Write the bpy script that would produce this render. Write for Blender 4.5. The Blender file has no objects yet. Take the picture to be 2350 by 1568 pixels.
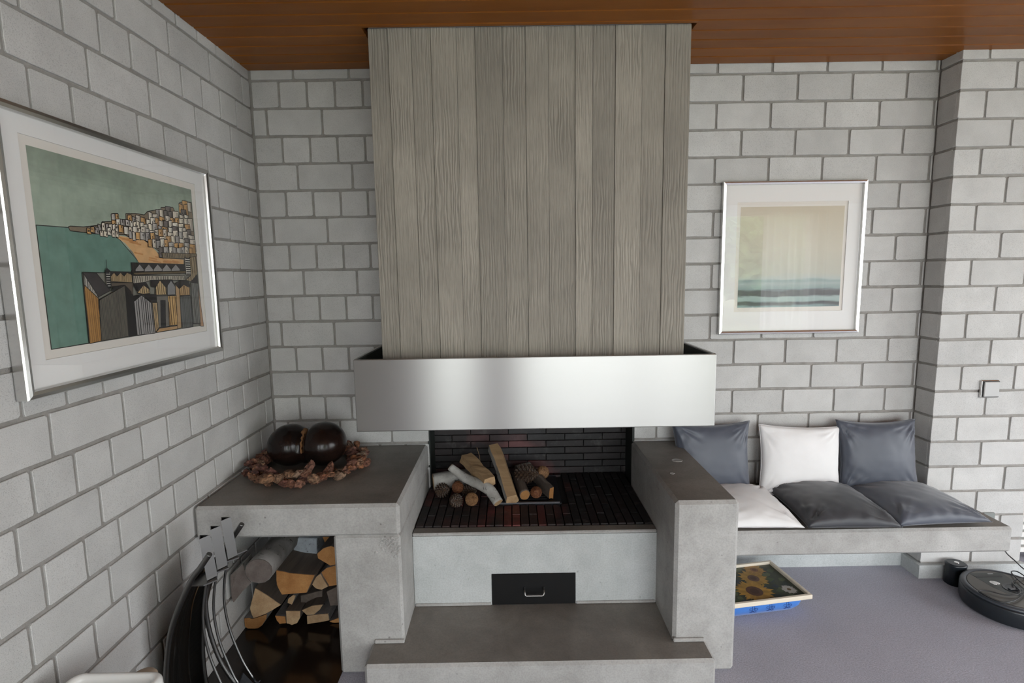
import bpy, bmesh, math, random
from mathutils import Vector, Matrix, Euler, noise
PI = math.pi
random.seed(7)
scene = bpy.context.scene
C = bpy.context.scene.collection

# ------------------------------------------------------------------ camera, world, light, exposure
cam_d = bpy.data.cameras.new('camera'); cam = bpy.data.objects.new('camera', cam_d); C.objects.link(cam)
cam_d.sensor_fit = 'HORIZONTAL'; cam_d.sensor_width = 36.0; cam_d.lens = 1210.85 * 36.0 / 2350.0
cam_d.clip_start = 0.05
def cam_matrix(yaw, pit, rol, loc):
    f = Vector((math.sin(yaw)*math.cos(pit), math.cos(yaw)*math.cos(pit), math.sin(pit)))
    r = Vector((math.cos(yaw), -math.sin(yaw), 0)); u = r.cross(f)
    r2 = math.cos(rol)*r + math.sin(rol)*u; u2 = -math.sin(rol)*r + math.cos(rol)*u
    m = Matrix((r2, u2, -f)).transposed().to_4x4(); m.translation = loc
    return m
cam.matrix_world = cam_matrix(0.00243, -0.12293, -0.01571, Vector((1.1525, -2.4931, 1.4669)))
scene.camera = cam

world = bpy.data.worlds.new('world'); scene.world = world; world.use_nodes = True
bg = world.node_tree.nodes['Background']
bg.inputs[0].default_value = (0.93, 0.97, 1.0, 1); bg.inputs[1].default_value = 9.0   # even overcast sky

def portal(name, loc, rot, sx, sy):
    d = bpy.data.lights.new(name, 'AREA'); d.shape = 'RECTANGLE'; d.size = sx; d.size_y = sy
    d.cycles.is_portal = True
    o = bpy.data.objects.new(name, d); C.objects.link(o); o.location = loc; o.rotation_euler = rot
portal('window_portal_a', (0.425, -5.12, 1.195), (PI/2, 0, 0), 0.65, 2.21)
portal('window_portal_b', (3.30, -5.12, 1.195), (PI/2, 0, 0), 4.20, 2.21)
portal('window_portal_c', (6.32, -2.65, 1.225), (0, PI/2, 0), 2.15, 3.10)

scene.view_settings.view_transform = 'Standard'; scene.view_settings.look = 'None'
scene.view_settings.gamma = 1.0; scene.view_settings.use_curve_mapping = False
scene.view_settings.exposure = -0.20
scene.cycles.use_denoising = True
scene.cycles.max_bounces = 7; scene.cycles.diffuse_bounces = 4; scene.cycles.glossy_bounces = 3
scene.cycles.use_adaptive_sampling = True; scene.cycles.adaptive_threshold = 0.04
scene.cycles.transparent_max_bounces = 8
scene.cycles.caustics_reflective = False; scene.cycles.caustics_refractive = False
scene.cycles.sample_clamp_indirect = 6.0

# ------------------------------------------------------------------ helpers
def finish(bm, name, smooth=False, doubles=False):
    if doubles: bmesh.ops.remove_doubles(bm, verts=bm.verts, dist=1e-5)
    bmesh.ops.recalc_face_normals(bm, faces=bm.faces)
    me = bpy.data.meshes.new(name); bm.to_mesh(me); bm.free()
    if smooth:
        for p in me.polygons: p.use_smooth = True
    return me
def obj(name, bm, mat, parent=None, smooth=False):
    me = finish(bm, name, smooth) if isinstance(bm, bmesh.types.BMesh) else bm
    if mat is not None and not me.materials:
        for m in (mat if isinstance(mat, (list, tuple)) else [mat]): me.materials.append(m)
    o = bpy.data.objects.new(name, me); C.objects.link(o)
    if parent is not None: child(o, parent)
    return o
def child(o, parent):
    o.parent = parent
    mw = Matrix.LocRotScale(parent.location, parent.rotation_euler, None) if not parent.parent else \
         Matrix.LocRotScale(parent.parent.location, parent.parent.rotation_euler, None) @ parent.matrix_parent_inverse @ Matrix.LocRotScale(parent.location, parent.rotation_euler, None)
    o.matrix_parent_inverse = mw.inverted()
def tag(o, label=None, cat=None, group=None, kind=None):
    if label: o['label'] = label
    if cat: o['category'] = cat
    if group: o['group'] = group
    if kind: o['kind'] = kind
    return o
def thing(name, loc, label, cat, group=None):
    o = bpy.data.objects.new(name, None); C.objects.link(o); o.location = loc; o.empty_display_size = 0.05
    return tag(o, label, cat, group)
def box(bm, x0, x1, y0, y1, z0, z1, mi=0):
    v = [bm.verts.new(p) for p in ((x0,y0,z0),(x1,y0,z0),(x1,y1,z0),(x0,y1,z0),(x0,y0,z1),(x1,y0,z1),(x1,y1,z1),(x0,y1,z1))]
    fs = [bm.faces.new([v[i] for i in q]) for q in ((0,3,2,1),(4,5,6,7),(0,1,5,4),(1,2,6,5),(2,3,7,6),(3,0,4,7))]
    for f in fs: f.material_index = mi
    return fs
def newbox(*a, bevel=0, seg=1):
    bm = bmesh.new(); box(bm, *a)
    if bevel: bmesh.ops.bevel(bm, geom=list(bm.edges), offset=bevel, segments=seg, affect='EDGES', profile=0.5)
    return bm
def tube(bm, pts, rad, n=8, cap=True, mi=0, mi_cap=None):
    pts = [Vector(p) for p in pts]; rings = []
    t0 = (pts[1]-pts[0]).normalized()
    ref = Vector((0,0,1)) if abs(t0.z) < 0.9 else Vector((1,0,0))
    nrm = t0.cross(ref).normalized()
    for i, p in enumerate(pts):
        t = (pts[min(i+1, len(pts)-1)] - pts[max(i-1, 0)]).normalized()
        nrm = (nrm - t*nrm.dot(t)).normalized(); b = t.cross(nrm)
        r = rad(i) if callable(rad) else (rad[i] if isinstance(rad, (list, tuple)) else rad)
        ring = []
        for k in range(n):
            a = 2*PI*k/n
            rr = r[k % len(r)] if isinstance(r, (list, tuple)) else r
            ring.append(bm.verts.new(p + (nrm*math.cos(a) + b*math.sin(a))*rr))
        rings.append(ring)
    for i in range(len(rings)-1):
        for k in range(n):
            f = bm.faces.new((rings[i][k], rings[i][(k+1)%n], rings[i+1][(k+1)%n], rings[i+1][k])); f.material_index = mi; f.smooth = True
    if cap:
        for rr in (rings[0], rings[-1]):
            f = bm.faces.new(rr); f.material_index = mi if mi_cap is None else mi_cap
    return rings
def catmull(pts, n=8):
    P = [Vector(p) for p in pts]; P = [P[0]*2-P[1]] + P + [P[-1]*2-P[-2]]; out = []
    for i in range(1, len(P)-2):
        a, b, c, d = P[i-1:i+3]
        for k in range(n):
            t = k/n
            out.append(0.5*((2*b) + (c-a)*t + (2*a-5*b+4*c-d)*t*t + (3*b-a-3*c+d)*t**3))
    out.append(P[-2]); return out
def prism(bm, poly, y0, y1, mi=0):      # poly in (x, z), extruded along y
    a = [bm.verts.new((x, y0, z)) for x, z in poly]; b = [bm.verts.new((x, y1, z)) for x, z in poly]
    n = len(poly)
    bm.faces.new(a); bm.faces.new(b[::-1])
    for i in range(n): bm.faces.new((a[i], b[i], b[(i+1)%n], a[(i+1)%n]))
def lathe(bm, prof, n=48, c=(0,0,0)):
    rings = [[bm.verts.new((c[0]+r*math.cos(2*PI*k/n), c[1]+r*math.sin(2*PI*k/n), c[2]+z)) for k in range(n)] for r, z in prof]
    for i in range(len(rings)-1):
        for k in range(n): bm.faces.new((rings[i][k], rings[i][(k+1)%n], rings[i+1][(k+1)%n], rings[i+1][k]))
    bm.faces.new(rings[0][::-1]); bm.faces.new(rings[-1])

# ------------------------------------------------------------------ materials
class NT:
    def __init__(s, name):
        s.m = bpy.data.materials.new(name); s.m.use_nodes = True; s.t = s.m.node_tree; s.t.nodes.clear()
        s.out = s.n('ShaderNodeOutputMaterial')
    def n(s, typ, ins=None, **kw):
        x = s.t.nodes.new(typ)
        for k, v in kw.items(): setattr(x, k, v)
        for k, v in (ins or {}).items():
            if isinstance(v, bpy.types.NodeSocket): s.t.links.new(v, x.inputs[k])
            else: x.inputs[k].default_value = v
        return x
    def ramp(s, fac, stops, interp='LINEAR'):
        r = s.n('ShaderNodeValToRGB', {0: fac}); r.color_ramp.interpolation = interp
        e = r.color_ramp.elements
        while len(e) > 1: e.remove(e[-1])
        e[0].position, e[0].color = stops[0][0], col(stops[0][1])
        for p, c in stops[1:]:
            q = e.new(p); q.color = col(c)
        return r.outputs[0]
    def mix(s, fac, a, b, mode='MIX'):
        x = s.n('ShaderNodeMix', data_type='RGBA', blend_type=mode)
        for sock, v in ((x.inputs[0], fac), (x.inputs[6], a), (x.inputs[7], b)):
            if isinstance(v, bpy.types.NodeSocket): s.t.links.new(v, sock)
            else: sock.default_value = v if isinstance(v, (int, float)) else col(v)
        return x.outputs[2]
    def math(s, op, a, b=0.0):
        x = s.n('ShaderNodeMath', {0: a, 1: b}, operation=op); return x.outputs[0]
    def coords(s, scale=(1,1,1), rnd=0.0):
        tc = s.n('ShaderNodeTexCoord').outputs['Object']
        if rnd:
            oi = s.n('ShaderNodeObjectInfo').outputs['Random']
            tc = s.n('ShaderNodeVectorMath', {0: tc, 1: s.n('ShaderNodeCombineXYZ', {0: s.math('MULTIPLY', oi, rnd), 1: s.math('MULTIPLY', oi, rnd*0.7), 2: s.math('MULTIPLY', oi, rnd*1.3)}).outputs[0]}, operation='ADD').outputs[0]
        if scale != (1,1,1): tc = s.n('ShaderNodeMapping', {0: tc, 3: scale}).outputs[0]
        return tc
    def noise(s, vec, scale, detail=4, rough=0.55, dist=0.0):
        return s.n('ShaderNodeTexNoise', {'Vector': vec, 'Scale': scale, 'Detail': detail, 'Roughness': rough, 'Distortion': dist}).outputs[0]
    def bump(s, h, strength=0.2, dist=0.01, normal=None):
        x = s.n('ShaderNodeBump', {'Height': h, 'Strength': strength, 'Distance': dist})
        if normal is not None: s.t.links.new(normal, x.inputs['Normal'])
        return x.outputs[0]
    def bsdf(s, color, rough=0.6, normal=None, **kw):
        b = s.n('ShaderNodeBsdfPrincipled')
        def put(k, v):
            if isinstance(v, bpy.types.NodeSocket): s.t.links.new(v, b.inputs[k])
            else: b.inputs[k].default_value = v
        put('Base Color', color if isinstance(color, bpy.types.NodeSocket) else col(color)); put('Roughness', rough)
        if normal is not None: put('Normal', normal)
        for k, v in kw.items(): put(k.replace('_', ' '), v)
        s.t.links.new(b.outputs[0], s.out.inputs[0]); return s.m
def col(c):
    if isinstance(c, (int, float)): return (c, c, c, 1)
    return (c[0], c[1], c[2], 1)
def plain(name, color, rough=0.5, **kw): return NT(name).bsdf(color, rough, **kw)
def grey(v, r=1.0, b=1.0): return (v*r, v, v*b)

def m_block():
    s = NT('sand_lime_block'); v = s.coords(rnd=40.0)
    oi = s.n('ShaderNodeObjectInfo').outputs['Random']
    base = s.ramp(oi, [(0, (.528,.524,.512)), (0.5, (.570,.566,.552)), (1, (.610,.605,.591))])
    mott = s.ramp(s.noise(v, 9, 4), [(0.3, .86), (0.7, 1.0)])
    speck = s.ramp(s.noise(v, 420, 2), [(0.30, .72), (0.47, 1.0)])
    c = s.mix(1.0, s.mix(1.0, base, mott, 'MULTIPLY'), speck, 'MULTIPLY')
    b = s.bump(s.noise(v, 300, 3), 0.35, 0.002)
    return s.bsdf(c, 0.9, b)
def m_mortar():
    s = NT('mortar'); v = s.coords()
    c = s.ramp(s.noise(v, 30, 5), [(0.3, (.255,.243,.225)), (0.7, (.335,.32,.30))])
    return s.bsdf(c, 0.95, s.bump(s.noise(v, 180, 4), 0.6, 0.004))
def m_concrete(name, lo, hi, rough=0.75, pits=0.35, coat=0.0, cl=9):
    s = NT(name); v = s.coords()
    n1 = s.noise(v, 3.2, 6, 0.6); n2 = s.noise(v, cl, 5, 0.6, 0.6); n3 = s.noise(v, 170, 3)
    a = s.ramp(s.math('ADD', s.math('MULTIPLY', n1, 0.5), s.math('MULTIPLY', n2, 0.5)), [(0.33, lo), (0.66, hi)])
    a = s.mix(1.0, a, s.ramp(n3, [(0.3, .86), (0.6, 1.02)]), 'MULTIPLY')
    vor = s.n('ShaderNodeTexVoronoi', {'Vector': v, 'Scale': 26.0, 'Randomness': 1.0}).outputs['Distance']
    gate = s.ramp(s.noise(v, 7, 2), [(0.5, 0.0), (0.62, 1.0)])
    pit = s.math('MULTIPLY', s.ramp(vor, [(0.05, 1.0), (0.13, 0.0)]), gate)
    a = s.mix(s.math('MULTIPLY', pit, pits), a, (0.08,0.075,0.07))
    h = s.math('SUBTRACT', s.math('MULTIPLY', n3, 0.35), pit)
    b = s.bump(h, 0.25, 0.004)
    return s.bsdf(a, rough, b, Coat_Weight=coat, Coat_Roughness=0.25)
def m_board():
    s = NT('board_marked_concrete'); v = s.coords((1, 1, 1), rnd=23.0)
    stretch = s.n('ShaderNodeMapping', {0: v, 3: (1.0, 1.0, 0.055)}).outputs[0]
    st2 = s.n('ShaderNodeMapping', {0: v, 3: (1.0, 1.0, 0.12)}).outputs[0]
    wav = s.n('ShaderNodeTexWave', {'Vector': st2, 'Scale': 26.0, 'Distortion': 9.0, 'Detail': 2.0, 'Detail Scale': 1.6, 'Detail Roughness': 0.5}, wave_type='BANDS', bands_direction='X').outputs[1]
    fine = s.noise(stretch, 260, 3, 0.6)
    oi = s.n('ShaderNodeObjectInfo').outputs['Random']
    tone = s.ramp(s.noise(v, 2.4, 4), [(0.3, (.262,.240,.205)), (0.7, (.37,.34,.29))])
    tone = s.mix(1.0, tone, s.ramp(oi, [(0, .86), (1, 1.08)]), 'MULTIPLY')
    fade = s.ramp(s.noise(v, 3.0, 3), [(0.42, 0.15), (0.62, 1.0)])
    line = s.math('MULTIPLY', s.ramp(wav, [(0.0, 1.0), (0.28, 0.0)]), fade)
    c = s.mix(s.math('MULTIPLY', line, 0.34), tone, (.12,.11,.095))
    c = s.mix(s.ramp(fine, [(0.35, 0.30), (0.55, 0.0)]), c, (.14,.13,.115))
    h = s.math('ADD', s.math('MULTIPLY', s.math('MULTIPLY', wav, fade), 0.8), s.math('MULTIPLY', fine, 0.5))
    return s.bsdf(c, 0.85, s.bump(h, 0.55, 0.004))
def m_wood_ceiling():
    s = NT('varnished_ceiling_wood'); v = s.coords((0.5, 2.2, 2.2), rnd=17.0)
    n = s.noise(v, 5.0, 5, 0.6, 0.4); f = s.noise(s.n('ShaderNodeMapping', {0: v, 3: (1.5, 26, 26)}).outputs[0], 6, 2)
    oi = s.n('ShaderNodeObjectInfo').outputs['Random']
    c = s.ramp(n, [(0.3, (.20,.062,.006)), (0.7, (.265,.090,.010))])
    c = s.mix(1.0, c, s.ramp(oi, [(0, .88), (1, 1.1)]), 'MULTIPLY')
    c = s.mix(1.0, c, s.ramp(f, [(0.3, .96), (0.6, 1.0)]), 'MULTIPLY')
    return s.bsdf(c, 0.38, None, Specular_IOR_Level=0.22)
def m_steel(name, c=.41, rough=.30, aniso=0.92):
    s = NT(name); v = s.coords((1.2, 1.2, 260))
    n = s.noise(v, 3.0, 3, 0.7)
    r = s.n('ShaderNodeMapRange', {0: n, 3: rough-.04, 4: rough+.06}).outputs[0]
    tan = s.n('ShaderNodeTangent', direction_type='UV_MAP')
    t = {'Tangent': tan.outputs[0]} if aniso else {}
    return s.bsdf((c*1.0, c*.99, c*.965), r, None, Metallic=1.0, Anisotropic=aniso, Anisotropic_Rotation=.25, **t)
def m_carpet():
    s = NT('carpet'); v = s.coords()
    n = s.noise(v, 190, 5, 0.85); big = s.noise(v, 2.5, 3)
    c = s.ramp(n, [(0.25, (.20,.195,.235)), (0.75, (.72,.71,.815))])
    c = s.mix(1.0, c, s.ramp(big, [(0.3, .90), (0.7, 1.05)]), 'MULTIPLY')
    return s.bsdf(c, 1.0, s.bump(n, 0.8, 0.006), Sheen_Weight=0.15)
def m_firebrick(name, red, soot):
    s = NT(name); v = s.coords(rnd=9.0)
    wv = s.n('ShaderNodeNewGeometry').outputs['Position']
    oi = s.n('ShaderNodeObjectInfo').outputs['Random']
    base = s.mix(s.ramp(oi, [(0.25, 0.0), (0.9, 1.0)]), soot, red)
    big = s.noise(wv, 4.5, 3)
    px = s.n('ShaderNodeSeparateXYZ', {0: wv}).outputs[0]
    big = s.math('ADD', big, s.ramp(s.math('MULTIPLY', px, .5), [(.66, 0.0), (.74, .22)]))   # heavier soot plus painted-in shade towards the right side
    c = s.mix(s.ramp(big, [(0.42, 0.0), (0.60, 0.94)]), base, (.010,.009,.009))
    ash = s.ramp(s.noise(wv, 14, 4, 0.65), [(0.56, 0.0), (0.72, 0.35)])
    c = s.mix(ash, c, (.13,.125,.12))
    return s.bsdf(c, 0.62, s.bump(s.noise(v, 60, 4), 0.35, 0.004))
def m_birch(name='birch_bark', light=(.42,.41,.385)):
    s = NT(name); v = s.coords(rnd=11.0)
    n = s.noise(v, 14, 5); d = s.noise(v, 38, 4, 0.6, 1.0)
    c = s.ramp(n, [(0.3, (light[0]*.55, light[1]*.54, light[2]*.52)), (0.62, light)])
    c = s.mix(s.ramp(d, [(0.60, 0.0), (0.68, 0.85)]), c, (.035,.03,.026))
    return s.bsdf(c, 0.75, s.bump(d, 0.5, 0.004))
def m_wood(name, lo, hi, axis='Y', rough=0.75, scale=1.0):
    s = NT(name); k = {'X': (0.08,1,1), 'Y': (1,.08,1), 'Z': (1,1,.08)}[axis]
    v = s.coords(tuple(a*scale for a in k), rnd=13.0)
    n = s.noise(v, 55, 4, 0.65); w = s.noise(v, 11, 3)
    c = s.ramp(s.math('ADD', s.math('MULTIPLY', n, .55), s.math('MULTIPLY', w, .45)), [(0.32, lo), (0.66, hi)])
    return s.bsdf(c, rough, s.bump(n, 0.5, 0.003))
def m_cut(name, lo, hi):
    s = NT(name); v = s.coords(rnd=13.0)
    n = s.noise(v, 22, 4); f = s.noise(v, 220, 3)
    oi = s.n('ShaderNodeObjectInfo').outputs['Random']
    c = s.ramp(n, [(0.3, lo), (0.7, hi)]); c = s.mix(1.0, c, s.ramp(oi, [(0, .78), (1, 1.12)]), 'MULTIPLY')
    c = s.mix(1.0, c, s.ramp(f, [(0.3, .85), (0.6, 1.0)]), 'MULTIPLY')
    return s.bsdf(c, 0.85, s.bump(f, 0.3, 0.002))
def m_fabric(name, lo, hi, rough=0.5, sheen=0.3, spec=0.5, weave=900):
    s = NT(name); v = s.coords(rnd=5.0); n = s.noise(v, weave, 2); w = s.noise(v, 6, 4)
    c = s.ramp(w, [(0.3, lo), (0.7, hi)])
    return s.bsdf(c, rough, s.bump(n, 0.08, 0.001), Sheen_Weight=sheen, Specular_IOR_Level=spec)
def m_glass():
    s = NT('picture_glass'); g_ = s.n('ShaderNodeNewGeometry')
    dp = s.math('ABSOLUTE', s.n('ShaderNodeVectorMath', {0: g_.outputs['Incoming'], 1: g_.outputs['Normal']}, operation='DOT_PRODUCT').outputs['Value'])
    fr = s.math('ADD', s.math('MULTIPLY', s.math('POWER', s.math('SUBTRACT', 1.0, dp), 5.0), .93), .045)
    g = s.n('ShaderNodeBsdfGlossy', {'Roughness': 0.0}); t = s.n('ShaderNodeBsdfTransparent')
    x = s.n('ShaderNodeMixShader', {0: fr, 1: t.outputs[0], 2: g.outputs[0]})
    s.t.links.new(x.outputs[0], s.out.inputs[0]); return s.m
def m_attr(name, rough=0.85):
    s = NT(name); a = s.n('ShaderNodeAttribute', attribute_name='Col').outputs[0]
    v = s.coords(); c = s.mix(1.0, a, s.ramp(s.noise(v, 26, 5), [(0.3, 1.0), (0.7, 1.3)]), 'MULTIPLY')
    return s.bsdf(c, rough)

M = dict(
    block=m_block(), mortar=m_mortar(),
    concrete=m_concrete('cast_concrete', (.285,.277,.263), (.455,.448,.432), pits=0.6),
    concrete_pale=m_concrete('pale_concrete', (.42,.445,.44), (.56,.58,.575), pits=0.3),
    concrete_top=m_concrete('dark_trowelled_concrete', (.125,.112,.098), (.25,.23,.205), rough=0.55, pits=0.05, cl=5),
    board=m_board(), ceil=m_wood_ceiling(), dark=plain('dark_gap', (.012,.010,.009), .9),
    steel=m_steel('brushed_steel'), chrome=m_steel('satin_steel', .22, .34, 0.0),
    lining=plain('dark_hood_lining', (.010,.014,.011), .6),
    carpet=m_carpet(), stone=None, plaster=plain('white_plaster', (.78,.77,.75), .9),
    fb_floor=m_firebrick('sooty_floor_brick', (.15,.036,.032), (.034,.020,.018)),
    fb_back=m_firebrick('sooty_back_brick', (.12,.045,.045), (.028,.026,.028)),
    birch=m_birch(), silver=m_birch('silver_bark', (.40,.44,.48)), barkgrey=m_birch('grey_bark', (.25,.235,.225)),
    split=m_wood('split_wood', (.20,.125,.065), (.36,.25,.14), 'Y'), darksplit=m_wood('weathered_split_wood', (.075,.06,.05), (.16,.125,.10), 'Y'),
    cut=m_cut('cut_end_orange', (.36,.155,.045), (.50,.25,.085)), cutpale=m_cut('cut_end_pale', (.40,.25,.13), (.55,.38,.22)),
    cutgrey=m_cut('cut_end_grey', (.16,.125,.11), (.25,.21,.19)),
    iron=plain('cast_iron', (.035,.037,.042), .5, Metallic=0.6), black=plain('black_sheet', (.0035,.0036,.004), .35),
    glossblack=plain('polished_black_sheet', (.010,.009,.008), .10, Specular_IOR_Level=0.9),
    white_gloss=plain('white_gloss_plastic', (.75,.75,.73), .15), beige=plain('beige_clay', (.42,.33,.25), .7),
    satin=m_fabric('blue_grey_satin', (.046,.055,.078), (.060,.070,.096), .50, 0.35, 0.65), linen=m_fabric('white_linen', (.75,.742,.738), (.83,.822,.82), .8, 0.2, 0.3),
    charcoal=m_fabric('charcoal_satin', (.026,.028,.034), (.036,.038,.046), .50, 0.2, 0.6),
    alu=plain('silver_frame', (.72,.715,.70), .22, Metallic=1.0), mount=plain('picture_mount', (.86,.855,.84), .9), paper=plain('print_paper', (.80,.76,.70), .9),
    glass=m_glass(), art=m_attr('etching_ink'),
)
def m_stone():
    s = NT('dark_polished_floor'); v = s.coords()
    c = s.ramp(s.noise(v, 6, 4), [(0.3, (.012,.008,.006)), (0.7, (.022,.014,.010))])
    return s.bsdf(c, 0.16)
M['stone'] = m_stone()
# ------------------------------------------------------------------ room shell
CEIL = 2.395; H = 0.1203; ZT = 2.353          # course height, top bed joint
XR, YS = 6.2, -5.0
def struct(o): return tag(o, kind='structure')
# floor: grey carpet, with a dark polished hearth floor in the wood niche
bm = bmesh.new(); box(bm, 0.50, XR, YS, 0.30, -0.06, 0.0); box(bm, -0.2, 0.50, YS, -1.75, -0.06, 0.0)
floor = struct(obj('floor', bm, M['carpet']))
bm = bmesh.new(); box(bm, -0.2, 0.50, -1.75, 0.25, -0.06, 0.002)
struct(obj('floor_dark_stone', bm, M['stone']))

# walls: a mortar core with every block standing on it
MR = 0.0055                                    # how far the mortar lies back
bm = bmesh.new(); box(bm, -0.2, -MR, YS, 0.25, 0, CEIL+.1)
wall_left = struct(obj('wall_left', bm, M['mortar']))
bm = bmesh.new()
box(bm, -0.2, 0.752, MR, 0.25, 0, CEIL+.1); box(bm, 1.738, 3.60, MR, 0.25, 0, CEIL+.1)
box(bm, 0.752, 1.738, MR, 0.25, 1.16, CEIL+.1); box(bm, 0.752, 1.738, MR, 0.25, 0, 0.40); box(bm, 0.752, 1.738, .17, .25, .40, 1.16)
wall_back = struct(obj('wall_back', bm, M['mortar']))
PX, PD = 3.102, 0.1177                         # pier corner and depth
bm = bmesh.new(); box(bm, PX+MR, 3.578, -PD+MR, MR, 0, CEIL+.1)
wall_pier = struct(obj('wall_pier', bm, M['mortar']))
bm = bmesh.new(); box(bm, 3.60, XR, 0.12, 0.25, 0, CEIL+.1); struct(obj('wall_back_right', bm, M['plaster']))
bm = bmesh.new()                               # right wall with a window
box(bm, XR, XR+.12, YS, -4.20, 0, CEIL+.1); box(bm, XR, XR+.12, -1.10, .25, 0, CEIL+.1)
box(bm, XR, XR+.12, -4.20, -1.10, 0, .15); box(bm, XR, XR+.12, -4.20, -1.10, 2.30, CEIL+.1)
struct(obj('wall_right', bm, M['plaster']))
bm = bmesh.new()                               # wall behind the camera with two windows
for x0, x1 in ((-.2, .10), (.75, 1.20), (5.40, XR+.12)): box(bm, x0, x1, YS-.12, YS, 0, CEIL+.1)  # strip between the windows is added to darken a band of the hood's reflection
for x0, x1 in ((.10, .75), (1.20, 5.40)):
    box(bm, x0, x1, YS-.12, YS, 0, .09); box(bm, x0, x1, YS-.12, YS, 2.30, CEIL+.1)
struct(obj('wall_front', bm, M['plaster']))
def window(n, x0, x1, z0, z1, mull):
    bm = bmesh.new(); t = .05
    for a in ((x0, x1, z0, z0+t), (x0, x1, z1-t, z1)): box(bm, a[0], a[1], YS-.09, YS-.03, a[2], a[3])
    for x in [x0, x1-t] + mull: box(bm, x, x+t, YS-.09, YS-.03, z0+t, z1-t)
    struct(obj('window_%d' % n, bm, M['plaster']))
window(1, .10, .75, .09, 2.30, []); window(2, 1.20, 5.40, .09, 2.30, [2.75, 4.10])

# outside: lawn and trees beyond the window, seen mirrored in the picture glass
bm = bmesh.new(); box(bm, -30, 40, -45, YS-.13, -.35, -.25); struct(obj('ground', bm, plain('lawn', (.30,.32,.20), .95)))
bm = bmesh.new(); box(bm, -4, 14, -10.5, YS-.13, -.25, -.10); box(bm, XR+.13, 14, YS-.13, 3, -.25, -.10); struct(obj('bounce_terrace', bm, plain('bounce_paving', (.62,.61,.58), .9)))  # unseen pale paving, added to bounce light into the room
def tree(x, y, r, h, seed, label):
    t = thing('tree', (x, y, -.25), label, 'tree', 'garden trees outside the window')
    bm = bmesh.new(); tube(bm, [(x, y, -.25), (x+.05, y, h*.35), (x, y, h*.7)], [.16, .12, .06], 8); obj('trunk', bm, m_wood_trunk, t)
    bm = bmesh.new(); bmesh.ops.create_icosphere(bm, subdivisions=5, radius=1); o_ = Vector((seed*5.1, seed*2.2, 0))
    for v in bm.verts:
        n = .35*noise.noise(v.co*1.7+o_) + .25*noise.noise(v.co*4.5+o_) + .22*noise.noise(v.co*13+o_); p = v.co*(1+n); v.co = Vector((x+p.x*r, y+p.y*r, h*.62+p.z*h*.45))
    obj('crown', bm, m_leaf, t)
m_wood_trunk = plain('trunk_bark', (.06,.045,.035), .9)
def m_leaf_():
    s = NT('foliage'); v = s.coords(); n = s.noise(v, 5, 6, .7); return s.bsdf(s.ramp(n, [(.35, (.05,.09,.04)), (.65, (.26,.36,.17))]), .8)
m_leaf = m_leaf_()
tree(9.9, -15.5, 1.9, 3.2, 1, 'broad green garden tree mirrored in the seascape picture glass')
tree(14.0, -21.0, 3.4, 6.0, 2, 'tall green tree further back mirrored in the seascape picture glass')
# sheer curtain at the right end of the window
bm = bmesh.new(); N = 90; a = []
for i in range(N+1):
    x = 4.66 + .90*i/N; y = YS+.075+.028*math.sin(i*.62)+.012*math.sin(i*.23); a.append((bm.verts.new((x, y, .03)), bm.verts.new((x, y, 2.30))))
for i in range(N): bm.faces.new((a[i][0], a[i+1][0], a[i+1][1], a[i][1])).smooth = True
def m_sheer():
    s = NT('sheer_voile'); d = s.n('ShaderNodeBsdfDiffuse', {0: (.85,.85,.84,1)}); tl = s.n('ShaderNodeBsdfTranslucent', {0: (.85,.85,.84,1)}); tr = s.n('ShaderNodeBsdfTransparent')
    m1 = s.n('ShaderNodeMixShader', {0: .5, 1: d.outputs[0], 2: tl.outputs[0]}); m2 = s.n('ShaderNodeMixShader', {0: .35, 1: m1.outputs[0], 2: tr.outputs[0]})
    s.t.links.new(m2.outputs[0], s.out.inputs[0]); return s.m
tag(obj('sheer_curtain', bm, m_sheer()), 'white sheer curtain mirrored in the seascape picture glass', 'curtain')

def block_mesh(L, Hh, seed, depth=.022):
    rnd = random.Random(seed); bm = bmesh.new()
    r = 0.004; pts = []
    nx = 3 if L > .18 else 2
    def j(): return rnd.uniform(-.0011, .0009)
    cs = [(-L/2, -Hh/2), (L/2, -Hh/2), (L/2, Hh/2), (-L/2, Hh/2)]
    for i in range(4):
        a, b = cs[i], cs[(i+1) % 4]; d = ((b[0]-a[0]), (b[1]-a[1])); l = math.hypot(*d); d = (d[0]/l, d[1]/l); nn = (-d[1], d[0])
        rc = r*rnd.uniform(.4, 1.6)
        ks = [rc/l] + [k/nx for k in range(1, nx)] + [1-r*rnd.uniform(.4, 1.6)/l]
        for k in ks:
            e = j(); pts.append((a[0]+d[0]*l*k+nn[0]*e, a[1]+d[1]*l*k+nn[1]*e))
    def ring(s, y): return [bm.verts.new((x*(1-s/(L/2)), y, z*(1-s/(Hh/2)))) for x, z in pts]
    A, B, D = ring(.0011, 0), ring(0, .0015), ring(0, depth); n = len(pts)
    bm.faces.new(A)
    for P, Q in ((A, B), (B, D)):
        for i in range(n): bm.faces.new((P[i], Q[i], Q[(i+1)%n], P[(i+1)%n]))
    me = finish(bm, 'brick'); me.materials.append(M['block']); return me
JX = 0.0105
ST = [block_mesh(.25-JX, H-.0110, 10+i) for i in range(6)]
HD = [block_mesh(.125-JX, H-.0115, 40+i) for i in range(6)]
rb = random.Random(3)
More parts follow.
